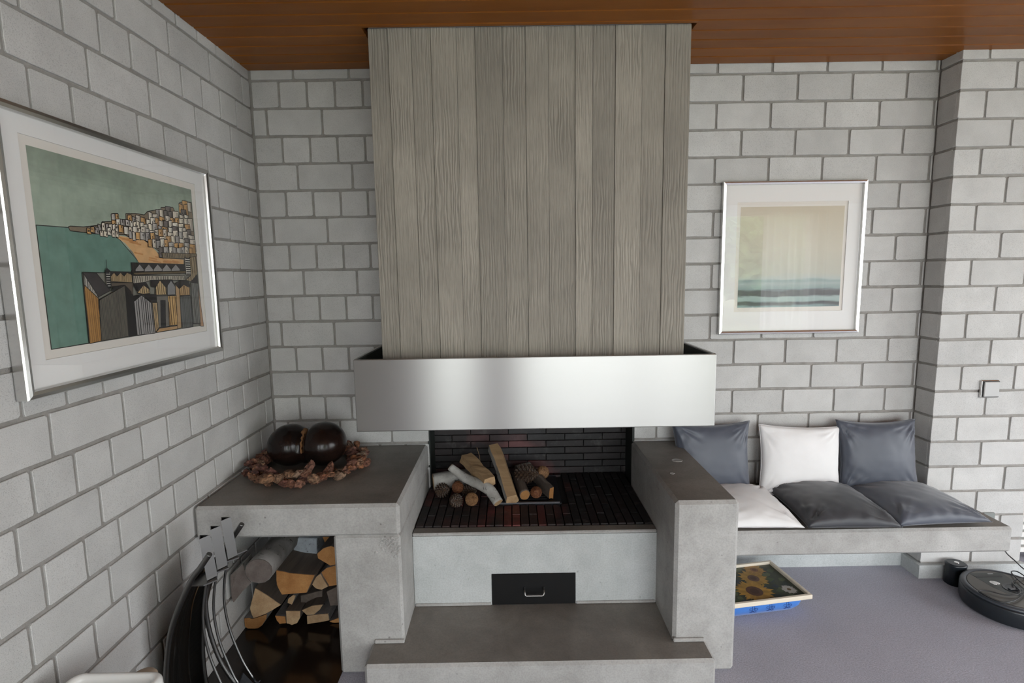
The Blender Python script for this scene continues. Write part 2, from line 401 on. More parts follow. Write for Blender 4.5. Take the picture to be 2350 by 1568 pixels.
def lay(parent, axis, a0, a1, z0, z1, plane, length=None):
    """one block between a0..a1 (along x or y) and z0..z1"""
    L = a1-a0
    if L < .014 or z1-z0 < .012: return
    me = rb.choice(ST if L > .16 else HD); base = .25 if L > .16 else .125
    o = bpy.data.objects.new('brick', me); C.objects.link(o)
    jit = rb.uniform(-.0012, .0012)
    if axis == 'x': o.location = ((a0+a1)/2, plane+rb.uniform(-.0008, .0008), (z0+z1)/2+jit)
    elif axis == 'y': o.location = (plane+rb.uniform(-.0008, .0008), (a0+a1)/2, (z0+z1)/2+jit); o.rotation_euler = (0, 0, PI/2)
    else: o.location = (plane+rb.uniform(-.0005, .0005), (a0+a1)/2, (z0+z1)/2); o.rotation_euler = (0, 0, -PI/2)
    o.scale = ((L-JX)/(base-JX), 1, (z1-z0-.011)/(H-.011))
    o.parent = parent
def course(parent, axis, joints, lo, hi, c, plane):
    zb = ZT - H*c; zt = min(zb+H, CEIL+.004+.011)
    if c == 20: return
    js = sorted([lo] + [j for j in joints if lo+.012 < j < hi-.012] + [hi])
    for a, b in zip(js, js[1:]): lay(parent, axis, a, b, zb, zt, plane)
def series(first, step, lo, hi):
    out = []; x = first
    while x > lo: x -= step
    while x < hi+step:
        out.append(x); x += step
    return out
LEFT = {1: .072, 3: .20, 5: .080, 7: .20, 9: .075, 11: .204, 13: .076, 15: .075, 17: .20, 19: .076}
BACK = {0: .197, 2: .066, 4: .190, 6: .062, 8: .187, 10: .067, 12: .185, 14: .067, 16: .187, 18: .067}
for c in range(0, 20):
    # left wall: headers in even courses, stretchers in odd ones
    js = series(-LEFT[c], .251, -2.3, 0) if c in LEFT else series(-.0135, .1262, -2.3, .2)
    course(wall_left, 'y', js, -2.25, -.002, c, 0.0)
    # back wall, left of the chimney
    js = series(BACK[c], .25, 0, .8) if c in BACK else series(.003, .1255, 0, .8)
    course(wall_back, 'x', js, .003, .752 if c < 14 or True else .75, c, 0.0)
    # back wall, right of the chimney
    js = series(2.217 if c % 2 else 2.10, .2466, 1.74, 3.1)
    course(wall_back, 'x', js, 1.738, PX+.002, c, 0.0)
    # pier: front face and the return facing left
    js = series(3.341 if c % 2 else 3.218, .246, PX, 3.6)
    course(wall_pier, 'x', js, PX-JX/2, 3.578+JX/2, c, -PD)
    course(wall_pier, 'X', [], -PD+.010, -.002 if c % 2 else .002, c, PX)

bm = bmesh.new(); box(bm, 1.96, PX-.012, -.016, MR, 0, .066); struct(obj('baseboard_back', bm, M['concrete_pale']))
bm = bmesh.new(); box(bm, PX-.016, 3.594, -PD-.016, -PD+.01, 0, .066); box(bm, PX-.016, PX+.01, -PD+.01, -.016, 0, .066)
struct(obj('baseboard_pier', bm, M['concrete_pale']))
bm = bmesh.new(); box(bm, -MR, .006, -2.25, 0, 0.003, .066); struct(obj('baseboard_left', bm, M['block']))
bm = bmesh.new(); box(bm, .006, .50, -.006, MR, 0.003, .066); struct(obj('baseboard_niche', bm, M['block']))

# ceiling: dark void above, one board after another below it
bm = bmesh.new(); box(bm, -.2, XR+.12, YS-.12, .25, CEIL+.035, CEIL+.10)
ceiling = struct(obj('ceiling', bm, M['dark']))
BW = .0832; cmesh = {}
def ceil_board(x0, x1, y0, y1):
    k = (round(x1-x0, 4), round(y1-y0, 4))
    if k not in cmesh:
        L, W = k; bm = bmesh.new()
        prof = [(-W/2+.0003, .030), (-W/2+.0003, .0050), (-W/2+.0050, 0), (W/2-.0062, 0), (W/2-.0062, .011), (W/2-.0003, .011), (W/2-.0003, .030)]
        a = [bm.verts.new((-L/2, y, z)) for y, z in prof]; b = [bm.verts.new((L/2, y, z)) for y, z in prof]
        bm.faces.new(a); bm.faces.new(b[::-1])
        for i in range(len(prof)): bm.faces.new((a[i], b[i], b[(i+1)%len(prof)], a[(i+1)%len(prof)]))
        me = finish(bm, 'board'); me.materials.append(M['ceil']); cmesh[k] = me
    o = bpy.data.objects.new('board', cmesh[k]); C.objects.link(o); o.location = ((x0+x1)/2, (y0+y1)/2, CEIL); o.parent = ceiling
CX0, CX1, CY = .632, 1.853, -.377            # chimney breast
GX0, GX1, GY = CX0-.018, CX1+.014, CY-.013   # gap cut round it in the ceiling
y = -.0015
while y > YS:
    y0, y1 = max(y-BW, YS), y
    if y0 > GY: ceil_board(.001, GX0, y0, y1); ceil_board(GX1, XR, y0, y1)
    elif y1 > GY:
        ceil_board(.001, GX0, y0, y1); ceil_board(GX1, XR, y0, y1); ceil_board(GX0, GX1, y0, GY)
    else: ceil_board(.001, XR, y0, y1)
    y -= BW

# ------------------------------------------------------------------ chimney breast of board-marked concrete
chim = thing('chimney_breast', (1.2425, -.2, .98), 'tall grey board-marked concrete chimney breast rising from the steel hood to the ceiling', 'chimney')
bm = bmesh.new(); box(bm, CX0+.002, CX1-.002, CY+.006, 0, 1.00, CEIL+.03); obj('core', bm, M['concrete'], chim)
bx = [CX0, .707, .794, .868, .964, 1.035, 1.137, 1.225, 1.311, 1.414, 1.481, 1.567, 1.669, 1.756, CX1]
rc = random.Random(11)
offs = [0, .0022, -.001, .0012, -.0016, .0016, -.0012, .0004, -.0018, .0014, -.0008, .0018, -.0012, .0014]
for i in range(len(bx)-1):
    x0, x1 = bx[i], bx[i+1]; yo = CY - offs[i]
    L = x1-x0-.0012; bm = newbox(-L/2, L/2, 0, .012+offs[i], -.706, .706, bevel=.0009)
    o = obj('board', bm, M['board']); o.location = ((x0+x1)/2, yo, 1.695); child(o, chim)

# ------------------------------------------------------------------ steel hood
HX0, HX1, HY, HZ0, HZ1 = .543, 1.949, -.48, .870, 1.157
hood = thing('fire_hood', ((HX0+HX1)/2, HY, HZ0), 'wide brushed stainless steel hood band wrapped round the foot of the chimney', 'fire hood')
def steel_panel(name, bm):
    uv = bm.loops.layers.uv.new('UVMap')
    for f in bm.faces:
        for l in f.loops: l[uv].uv = (l.vert.co.x + l.vert.co.y, l.vert.co.z)
    return obj(name, bm, M['steel'], hood)
T = .011
steel_panel('front_panel', newbox(HX0, HX1, HY, HY+T, HZ0, HZ1, bevel=.0035, seg=3))
steel_panel('side_panel', newbox(HX0, HX0+T, HY+T, -.002, HZ0, HZ1, bevel=.0015))
steel_panel('side_panel', newbox(HX1-T, HX1, HY+T, -.002, HZ0, HZ1, bevel=.0015))
bm = bmesh.new(); q = .003
box(bm, HX0+T, HX1-T, HY+T, HY+T+q, HZ0+.004, HZ1-.006); box(bm, HX0+T, HX0+T+q, HY+T+q, -.003, HZ0+.004, HZ1-.006); box(bm, HX1-T-q, HX1-T, HY+T+q, -.003, HZ0+.004, HZ1-.006)
obj('lining', bm, M['lining'], hood)
bm = bmesh.new(); box(bm, HX0+T+q, CX0, HY+T+q, -.003, 1.00, 1.006); box(bm, CX1, HX1-T-q, HY+T+q, -.003, 1.00, 1.006); box(bm, CX0, CX1, HY+T+q, CY-.003, 1.00, 1.006)
obj('light_stop_plate', bm, M['lining'], hood)  # added dark plate, stops light leaking down between hood and chimney

# ------------------------------------------------------------------ fireplace: shelf, cheeks, hearth, step
fp = thing('concrete_fireplace', (1.24, -.5, 0), 'cast concrete open fireplace with shelf, raised brick hearth and front step', 'fireplace')
SZ, SY = .662, -.685
def chamfer_box(x0, x1, y0, y1, z0, z1, ch=.011, top=True, sides='fbtlr'):
    """concrete block with chamfered front and side edges, dark trowelled top face"""
    bm = newbox(x0, x1, y0, y1, z0, z1, bevel=ch)
    for f in bm.faces:
        if f.normal.z > .9 and top: f.material_index = 1
    return bm
def cast(name, bm, parent, mats=None):
    bm.normal_update()
    return obj(name, bm, mats or [M['concrete'], M['concrete_top']], parent)
def cbox(*a, ch=.011, top=True):
    bm = newbox(*a, bevel=ch); bmesh.ops.recalc_face_normals(bm, faces=bm.faces); bm.normal_update()
    if top:
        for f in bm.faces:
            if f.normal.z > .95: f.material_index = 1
    return bm
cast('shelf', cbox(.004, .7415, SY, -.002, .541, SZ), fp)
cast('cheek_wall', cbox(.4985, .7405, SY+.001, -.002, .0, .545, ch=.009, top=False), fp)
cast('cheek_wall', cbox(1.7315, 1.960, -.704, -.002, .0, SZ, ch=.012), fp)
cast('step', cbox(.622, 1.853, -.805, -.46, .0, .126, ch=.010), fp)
# hearth block with the gap for the ash drawer
bm = bmesh.new(); HF = -.470; HT = .441; DX0, DX1, DZ0, DZ1 = 1.0585, 1.4025, .126, .2615
box(bm, .742, DX0, HF, HF+.05, .126, DZ1); box(bm, DX1, 1.732, HF, HF+.05, .126, DZ1); box(bm, .742, 1.732, HF, HF+.05, DZ1, HT-.014)
bmesh.ops.remove_doubles(bm, verts=bm.verts, dist=1e-5)
hb = obj('hearth_front', bm, M['concrete_pale'], fp)
bm = newbox(.742, 1.732, HF-.0015, -.421, HT-.014, HT, bevel=.004); bm.normal_update()
for f in bm.faces:
    if f.normal.z > .95: f.material_index = 1
obj('hearth_lip', bm, [M['concrete'], M['concrete_top']], fp)
bm = bmesh.new(); box(bm, .742, 1.732, HF+.05, .17, .30, .428); obj('hearth_bed', bm, M['dark'], fp)
dr = obj('ash_drawer', newbox(DX0+.001, DX1-.001, HF-.003, HF+.02, DZ0+.0015, DZ1-.001, bevel=.001), M['black'], fp)
bm = bmesh.new()
tube(bm, [(1.193, HF-.003, .2), (1.193, HF-.028, .196), (1.194, HF-.030, .185), (1.20, HF-.031, .182), (1.264, HF-.031, .182), (1.27, HF-.030, .185), (1.271, HF-.028, .196), (1.271, HF-.003, .2)], .0045, 8)
obj('handle', bm, M['chrome'], dr)
# firebox floor: bricks on edge in running rows, round the grate
fbf = obj('firebox_floor', newbox(.742, 1.732, -.421, .168, .42, .4335), M['dark'], fp)
def small_brick(L, W, Hh, seed, mat):
    rnd = random.Random(seed); bm = bmesh.new(); box(bm, -L/2, L/2, -W/2, W/2, -Hh/2, Hh/2)
    bmesh.ops.bevel(bm, geom=list(bm.edges), offset=.0016, segments=1, affect='EDGES')
    for v in bm.verts: v.co += Vector((rnd.uniform(-.0006,.0006), rnd.uniform(-.0006,.0006), rnd.uniform(-.0004,.0004)))
    me = finish(bm, 'brick'); me.materials.append(mat); return me
GR = (1.075, 1.375, -.222, .125)              # grate opening x0 x1 y0 y1
FBW, FBL = .0365, .192
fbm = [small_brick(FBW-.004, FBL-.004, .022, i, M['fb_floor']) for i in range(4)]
rf = random.Random(5)
x = .744; ci = 0
while x < 1.728:
    y0 = -.419 + (-(.5*FBL) if ci % 2 else 0)
    while y0 < .16:
        a, b = max(y0, -.419), min(y0+FBL, .166)
        if not (x+FBW > GR[0]+.006 and x < GR[1]-.006 and b > GR[2] and a < GR[3]):
            segs = [(a, b)]
        else:
            segs = [(a, min(b, GR[2])), (max(a, GR[3]), b)]
        for a2, b2 in segs:
            if b2-a2 > .015:
                o = bpy.data.objects.new('brick', rf.choice(fbm)); C.objects.link(o)
                w = min(FBW, 1.731-x)
                o.location = (x+w/2, (a2+b2)/2, .4335+rf.uniform(-.001, .0012)); o.scale = (w/FBW, (b2-a2-.004)/(FBL-.004), 1); o.parent = fbf
        y0 += FBL
    x += FBW; ci += 1
# firebox back and side linings
fbb = obj('firebox_back', newbox(.742, 1.748, .158, .169, .43, .995), M['dark'], fp)
CH, CL = .0355, .194
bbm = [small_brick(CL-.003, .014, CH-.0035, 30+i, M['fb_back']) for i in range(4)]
zc = .446; k = 0
while zc < .95:
    x0 = .744 - (CL/2 if k % 2 else .0)
    while x0 < 1.744:
        a, b = max(x0, .744), min(x0+CL, 1.746)
        if b-a > .012:
            o = bpy.data.objects.new('brick', rf.choice(bbm)); C.objects.link(o)
            o.location = ((a+b)/2, .153+rf.uniform(-.0014, .0014), zc+CH/2); o.scale = ((b-a-.003)/(CL-.003), 1, 1); o.parent = fbb
        x0 += CL
    zc += CH; k += 1
obj('firebox_side', newbox(.742, .7525, .0, .158, .43, .995), M['lining'], fp); obj('firebox_side', newbox(1.7375, 1.748, .0, .158, .43, .995), M['lining'], fp)
# mortar fillets along the step and a honeycombed patch on the left cheek
obj('mortar_fillet', newbox(.632, .742, SY-.010, SY+.002, .1265, .1405, bevel=.003), M['concrete'], fp)
obj('mortar_fillet', newbox(1.731, 1.845, -.714, -.702, .1265, .1405, bevel=.003), M['concrete'], fp)
obj('mortar_fillet', newbox(.745, 1.055, HF-.006, HF+.002, .1265, .1375, bevel=.002), M['concrete'], fp)
obj('mortar_fillet', newbox(1.406, 1.729, HF-.006, HF+.002, .1265, .1375, bevel=.002), M['concrete'], fp)
bm = bmesh.new(); rg = random.Random(12)
for _ in range(70):
    x_ = .738-abs(rg.gauss(0, .035)); z_ = .535-abs(rg.gauss(0, .035)); r_ = rg.uniform(.0022, .0065)
    if x_ < .60 or z_ < .43: continue
    g_ = bmesh.ops.create_icosphere(bm, subdivisions=1, radius=r_)
    for v in g_['verts']: v.co = Vector((v.co.x*1.2+x_, v.co.y*.6+SY+.0015, v.co.z+z_))
tag(obj('exposed_aggregate', bm, M['concrete'], fp), kind='stuff')
# shallow blow holes in the right cheek top
def hole(cx, cy, r, parent):
    bm = bmesh.new(); lathe(bm, [(r*1.12, .0), (r*1.1, .0012), (r, .0016), (r*.7, .0004)], 20, (0, 0, 0))
    for v in bm.verts: v.co.x *= 1.25
    o = obj('blow_hole', bm, M['concrete']); o.location = (cx, cy, SZ); child(o, parent)
hole(1.866, -.285, .017, fp); hole(1.80, -.435, .007, fp)

# ------------------------------------------------------------------ concrete bench
bench = thing('concrete_bench', (2.58, -.22, .303), 'long cantilevered concrete bench slab running along the block wall', 'bench')
bm = bmesh.new(); BZ0, BZ1, BY = .303, .412, -.447
poly = [(1.961, -.003), (PX-.003, -.003), (PX-.003, -PD-.003), (3.206, -PD-.003), (3.206, BY), (1.961, BY)]
lo = [bm.verts.new((a, b, BZ0)) for a, b in poly]; hi = [bm.verts.new((a, b, BZ1)) for a, b in poly]
bm.faces.new(lo[::-1]); tf = bm.faces.new(hi)
for i in range(6): bm.faces.new((lo[i], lo[(i+1)%6], hi[(i+1)%6], hi[i]))
bmesh.ops.recalc_face_normals(bm, faces=bm.faces)
es = [e for e in bm.edges if all(abs(v.co.y-BY) < 1e-4 for v in e.verts) or all(abs(v.co.x-3.206) < 1e-4 for v in e.verts)]
bmesh.ops.bevel(bm, geom=es, offset=.010, segments=1, affect='EDGES'); bm.normal_update()
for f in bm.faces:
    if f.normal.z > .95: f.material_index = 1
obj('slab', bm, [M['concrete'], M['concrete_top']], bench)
# ------------------------------------------------------------------ pictures
def picture(name, label, plane, a0, a1, z0, z1, win, img, bar, dep):
    """plane 'x': on the left wall facing +x (a = y); plane 'y': on the back wall facing -y (a = x)"""
    def bx(bm, p0, p1, q0, q1, d0, d1):
        if plane == 'x': box(bm, d0, d1, p0, p1, q0, q1)
        else: box(bm, p0, p1, -d1, -d0, q0, q1)
    base = (dep/2, (a0+a1)/2, z0) if plane == 'x' else ((a0+a1)/2, -dep/2, z0)
    t = thing(name, base, label, 'picture')
    for k in range(4):                      # four mitred frame bars
        bm = bmesh.new()
        q = [((a0,z0),(a1,z0),(a1-bar,z0+bar),(a0+bar,z0+bar)), ((a1,z0),(a1,z1),(a1-bar,z1-bar),(a1-bar,z0+bar)),
             ((a1,z1),(a0,z1),(a0+bar,z1-bar),(a1-bar,z1-bar)), ((a0,z1),(a0,z0),(a0+bar,z0+bar),(a0+bar,z1-bar))][k]
        lay_ = [(0.0, dep-.005), (.12, dep-.0012), (.5, dep), (.88, dep-.0025), (1.0, dep-.009)]
        rings = []
        for s_, (i0, i1) in (('a', (0, 3)), ('b', (1, 2))):
            P0, P1 = q[i0], q[i1]
            pr = [(P0[0], P0[1], .004)] + [(P0[0]+(P1[0]-P0[0])*u, P0[1]+(P1[1]-P0[1])*u, d) for u, d in lay_] + [(P1[0], P1[1], .004)]
            rings.append([bm.verts.new((d, a, z) if plane == 'x' else (a, -d, z)) for a, z, d in pr])
        n = len(rings[0])
        for i in range(n): bm.faces.new((rings[0][i], rings[0][(i+1)%n], rings[1][(i+1)%n], rings[1][i]))
        bm.faces.new(rings[0]); bm.faces.new(rings[1][::-1])
        obj('frame_bar', bm, M['alu'], t)
    d = dep-.013
    bm = bmesh.new(); bx(bm, a0+bar*.6, a1-bar*.6, z0+bar*.6, z1-bar*.6, .004, d-.006); obj('backing', bm, M['paper'], t)
    w0, w1, v0, v1 = win
    bm = bmesh.new()
    for p0, p1, q0, q1 in ((a0+bar*.7, w0, z0+bar*.7, z1-bar*.7), (w1, a1-bar*.7, z0+bar*.7, z1-bar*.7), (w0, w1, z0+bar*.7, v0), (w0, w1, v1, z1-bar*.7)):
        bx(bm, p0, p1, q0, q1, d-.0045, d-.002)
    obj('mount', bm, M['mount'], t)
    bm = bmesh.new(); bx(bm, a0+bar*.7, a1-bar*.7, z0+bar*.7, z1-bar*.7, d, d+.0015); obj('glass_pane', bm, M['glass'], t)
    return t, d-.006
# left: coast etching
P0, P1, Q0, Q1 = -1.196, -.545, 1.304, 1.793
picA, dA = picture('framed_etching', 'large silver framed coast etching with beach huts on the left block wall', 'x', -1.290, -.4495, 1.196, 1.879,
                   (P0-.022, P1+.020, Q0-.022, Q1+.022), None, .021, .034)
ART=[
('sea',[(0.002,0.62),(0.152,0.626),(0.358,0.616),(0.419,0.589),(0.478,0.519),(0.53,0.458),(0.464,0.391),(0.187,0.389),(0.183,0.004),(0.003,0.002)]),
('sand',[(0.349,0.613),(0.412,0.611),(0.47,0.607),(0.496,0.599),(0.582,0.601),(0.618,0.575),(0.659,0.536),(0.694,0.493),(0.876,0.487),(0.873,0.454),(0.581,0.452),(0.53,0.454),(0.495,0.519),(0.452,0.569),(0.398,0.603)]),
('town',[(0.146,0.628),(0.157,0.634),(0.224,0.638),(0.276,0.65),(0.318,0.661),(0.326,0.679),(0.341,0.681),(0.389,0.691),(0.393,0.736),(0.425,0.742),(0.425,0.708),(0.472,0.712),(0.475,0.748),(0.542,0.759),(0.599,0.759),(0.625,0.785),(0.727,0.816),(0.728,0.828),(0.826,0.845),(0.854,0.783),(0.874,0.793),(0.883,0.885),(0.932,0.906),(0.994,0.906),(0.992,0.534),(0.697,0.526),(0.639,0.562),(0.568,0.607),(0.49,0.605),(0.458,0.618),(0.349,0.613),(0.289,0.607),(0.154,0.609)]),
('bigroof',[(0.184,0.391),(0.253,0.389),(0.323,0.288),(0.25,0.254)]),
('bigside',[(0.184,0.323),(0.25,0.247),(0.241,0.006),(0.178,0.002)]),
('biggable',[(0.187,0.384),(0.249,0.26),(0.25,0.247),(0.184,0.323)]),
('bigfront',[(0.255,0.237),(0.412,0.315),(0.404,0.008),(0.241,0.006)]),
('bigfrontroof',[(0.329,0.282),(0.341,0.309),(0.412,0.317),(0.45,0.274),(0.43,0.243),(0.41,0.311)]),
('gap',[(0.412,0.315),(0.458,0.252),(0.459,0.006),(0.404,0.006)]),
('hut2',[(0.453,0.211),(0.515,0.252),(0.582,0.194),(0.584,0.002),(0.459,0.006)]),
('hut2roof',[(0.522,0.258),(0.619,0.252),(0.614,0.2),(0.579,0.202)]),
('hut2roofL',[(0.458,0.249),(0.515,0.256),(0.461,0.209)]),
('hut3',[(0.584,0.2),(0.622,0.198),(0.614,0.033),(0.588,0.008)]),
('doorwall',[(0.619,0.241),(0.707,0.239),(0.696,0.033),(0.614,0.033)]),
('door',[(0.647,0.211),(0.684,0.209),(0.667,0.033),(0.631,0.035)]),
('stripe',[(0.707,0.239),(0.776,0.237),(0.762,0.033),(0.697,0.037)]),
('tanwall',[(0.776,0.313),(0.806,0.282),(0.794,0.01),(0.759,0.006)]),
('greyhut',[(0.806,0.231),(0.899,0.231),(0.897,0.004),(0.799,0.004)]),
('greygable',[(0.704,0.243),(0.711,0.307),(0.743,0.342),(0.774,0.299),(0.768,0.243)]),
('tangable',[(0.614,0.247),(0.621,0.299),(0.657,0.344),(0.7,0.29),(0.699,0.247)]),
('roof3',[(0.591,0.344),(0.753,0.346),(0.774,0.299),(0.743,0.342),(0.7,0.29),(0.657,0.344),(0.621,0.299),(0.59,0.301)]),
('tangable2',[(0.487,0.266),(0.536,0.315),(0.573,0.286),(0.575,0.26),(0.53,0.258)]),
('roof4',[(0.47,0.325),(0.553,0.333),(0.578,0.286),(0.536,0.315),(0.488,0.276)]),
('gable5',[(0.802,0.235),(0.802,0.28),(0.846,0.311),(0.896,0.288),(0.894,0.235)]),
('roof5',[(0.776,0.321),(0.831,0.342),(0.896,0.333),(0.902,0.294),(0.846,0.311),(0.799,0.282)]),
('righthut',[(0.914,0.325),(0.977,0.317),(0.968,0.018),(0.9,0.027)]),
('rightroof',[(0.914,0.329),(0.98,0.387),(0.977,0.317)]),
('righttan',[(0.977,0.317),(0.997,-0.004),(0.966,0.0)]),
('rowroof',[(0.47,0.452),(0.873,0.454),(0.879,0.393),(0.472,0.376)]),
('rowwall',[(0.472,0.374),(0.863,0.374),(0.868,0.342),(0.591,0.344),(0.553,0.333),(0.47,0.325)]),
('rowbase',[(0.473,0.393),(0.88,0.409),(0.879,0.391),(0.485,0.378)]),
('leftrow',[(0.333,0.393),(0.467,0.393),(0.464,0.331),(0.332,0.339)]),
('leftrowroof',[(0.332,0.397),(0.467,0.395),(0.465,0.38),(0.436,0.393),(0.415,0.37),(0.396,0.393),(0.372,0.37),(0.356,0.393),(0.335,0.37)]),
('behind',[(0.33,0.333),(0.467,0.331),(0.458,0.249),(0.412,0.315),(0.335,0.309)]),
('stairs',[(0.877,0.505),(0.923,0.493),(0.92,0.378),(0.877,0.378)]),
('righttown',[(0.916,0.503),(0.989,0.519),(0.978,0.378),(0.916,0.333),(0.868,0.342),(0.92,0.378)]),
('fence',[(0.69,0.526),(0.992,0.534),(0.988,0.499),(0.694,0.491)]),
('ground',[(0.588,0.004),(0.619,0.029),(0.76,0.029),(0.759,0.006)]),
('rowgable',[(0.493,0.413),(0.525,0.446),(0.551,0.413),(0.55,0.401),(0.492,0.399)]),
('rowgable',[(0.555,0.415),(0.588,0.448),(0.616,0.415),(0.614,0.401),(0.553,0.399)]),
('rowgable',[(0.619,0.415),(0.653,0.45),(0.684,0.417),(0.682,0.403),(0.616,0.401)]),
('rowgable',[(0.685,0.417),(0.722,0.452),(0.754,0.417),(0.753,0.403),(0.684,0.401)]),
('rowgable',[(0.757,0.417),(0.796,0.454),(0.828,0.419),(0.826,0.405),(0.754,0.403)]),
('lighthouse',[(0.306,0.395),(0.332,0.395),(0.327,0.301),(0.318,0.301),(0.303,0.323)]),
('ltop',[(0.303,0.397),(0.316,0.415),(0.333,0.399)])]

COLS = dict(sea=(.125,.225,.185), sand=(.62,.37,.17), town=(.20,.16,.11), bigroof=(.045,.04,.04), bigside=(.36,.19,.06), biggable=(.36,.34,.30), bigfront=(.115,.105,.085),
 bigfrontroof=(.02,.018,.018), gap=(.015,.014,.014), hut2=(.30,.29,.28), hut2roof=(.018,.016,.016), hut2roofL=(.018,.016,.016), hut3=(.45,.32,.17), doorwall=(.16,.15,.13), door=(.02,.02,.02),
 stripe=(.52,.33,.13), tanwall=(.40,.26,.13), greyhut=(.10,.105,.10), greygable=(.22,.22,.22), tangable=(.48,.35,.18), roof3=(.018,.016,.016), tangable2=(.46,.34,.18), roof4=(.018,.016,.016),
 gable5=(.44,.29,.14), roof5=(.018,.016,.016), righthut=(.20,.20,.185), rightroof=(.02,.018,.018), righttan=(.40,.25,.15), rowroof=(.025,.022,.02), rowwall=(.40,.37,.30), rowbase=(.12,.09,.05),
 leftrow=(.34,.25,.14), leftrowroof=(.02,.018,.018), behind=(.10,.08,.06), stairs=(.62,.60,.52), righttown=(.30,.23,.14), fence=(.24,.19,.12), ground=(.42,.26,.12), rowgable=(.27,.26,.25), lighthouse=(.68,.66,.58), ltop=(.02,.018,.018))
STRIPED = dict(bigside=(7,.20,.10,.03), bigfront=(22,.05,.048,.042), hut2=(9,.03,.03,.03), hut3=(4,.06,.05,.035), stripe=(5,.10,.055,.02), tangable=(6,.12,.08,.04), tangable2=(6,.10,.07,.04), gable5=(6,.15,.09,.04),
 righthut=(6,.06,.06,.055), rowwall=(30,.04,.035,.03), leftrow=(16,.11,.08,.04), fence=(22,.06,.05,.035), biggable=(6,.05,.05,.05), righttown=(6,.07,.05,.03), greyhut=(7,.055,.056,.052))
class Art:
    def __init__(s): s.bm = bmesh.new(); s.lay = 0; s.cl = s.bm.loops.layers.float_color.new('Col')
    def w(s, p): return Vector((dA + .0004 + s.lay*4e-6, P0 + (P1-P0)*p[0], Q0 + (Q1-Q0)*p[1]))
    def face(s, pts, c):
        s.lay += 1
        try: f = s.bm.faces.new([s.bm.verts.new(s.w(p)) for p in pts])
        except ValueError: return
        for l in f.loops: l[s.cl] = (c[0], c[1], c[2], 1)
    def line(s, a, b, w=.0045, c=(.012,.011,.010)):
        dx, dy = b[0]-a[0], (b[1]-a[1])*.75; l = math.hypot(dx, dy) or 1
        nx, ny = -dy/l*w/2, dx/l*w/2/.75
        s.face([(a[0]+nx, a[1]+ny), (b[0]+nx, b[1]+ny), (b[0]-nx, b[1]-ny), (a[0]-nx, a[1]-ny)], c)
    def poly(s, pts, c, outline=.004):
        s.face(pts, c)
        if outline:
            for a, b in zip(pts, pts[1:]+pts[:1]): s.line(a, b, outline)
def inside(p, poly):
    x, y = p; r = False; j = len(poly)-1
    for i in range(len(poly)):
        if (poly[i][1] > y) != (poly[j][1] > y) and x < (poly[j][0]-poly[i][0])*(y-poly[i][1])/(poly[j][1]-poly[i][1]) + poly[i][0]: r = not r
        j = i
    return r
def vspan(poly, x):
    ys = []
    for a, b in zip(poly, poly[1:]+poly[:1]):
        if (a[0] > x) != (b[0] > x): ys.append(a[1] + (x-a[0])*(b[1]-a[1])/(b[0]-a[0]))
    return (min(ys), max(ys)) if len(ys) > 1 else None
art = Art(); ra = random.Random(21)
# sky in soft mottled strips
NXs, NYs = 26, 20
for i in range(NXs):
    for j in range(NYs):
        x0, x1, y0, y1 = i/NXs, (i+1)/NXs, .52+.48*j/NYs, .52+.48*(j+1)/NYs
        n = noise.noise(Vector((i*.16, j*.22, 3.3)))
        k = 1 + .16*n - .22*max(0, (j-13)/7)
        art.lay = 0; art.face([(x0,y0),(x1,y0),(x1,y1),(x0,y1)], (.31*k, .375*k, .30*k))
art.lay = 2; art.face([(0,0),(1,0),(1,.53),(0,.53)], (.20,.20,.17)); art.lay = 4
adict = {}
for n_, p_ in ART: adict.setdefault(n_, []).append(p_)
def draw(n_):
    for p_ in adict[n_]:
        art.poly(p_, COLS[n_], 0 if n_ in ('sand',) else .0035)
        if n_ in STRIPED:
            k, r_, g_, b_ = STRIPED[n_]; xs = [p[0] for p in p_]; x0, x1 = min(xs), max(xs)
            for i in range(k):
                x = x0 + (x1-x0)*(i+.5+ra.uniform(-.15,.15))/k; sp = vspan(p_, x)
                if sp and sp[1]-sp[0] > .01:
                    q = .004; art.line((x, sp[0]+q), (x+ra.uniform(-.003,.003), sp[1]-q), (x1-x0)/k*ra.uniform(.22,.5), (r_, g_, b_))
for n_ in ('sea', 'sand'): draw(n_)
for i in range(16):                     # warm washes on the sand
    s0 = ra.uniform(.42, .78); sp = vspan(adict['sand'][0], s0)
    if sp:
        t_ = ra.uniform(sp[0]+.01, max(sp[0]+.012, sp[1]-.01)); art.line((s0, t_), (s0+.06, t_-.008), .007, (.52,.25,.09))
draw('town')
tp = adict['town'][0]
ts = [p[1] for p in tp]; t = max(ts)
HC = [(.66,.60,.48), (.62,.56,.46), (.55,.50,.42), (.56,.33,.13), (.50,.30,.13), (.30,.28,.26), (.66,.62,.53), (.42,.40,.37), (.15,.13,.12)]
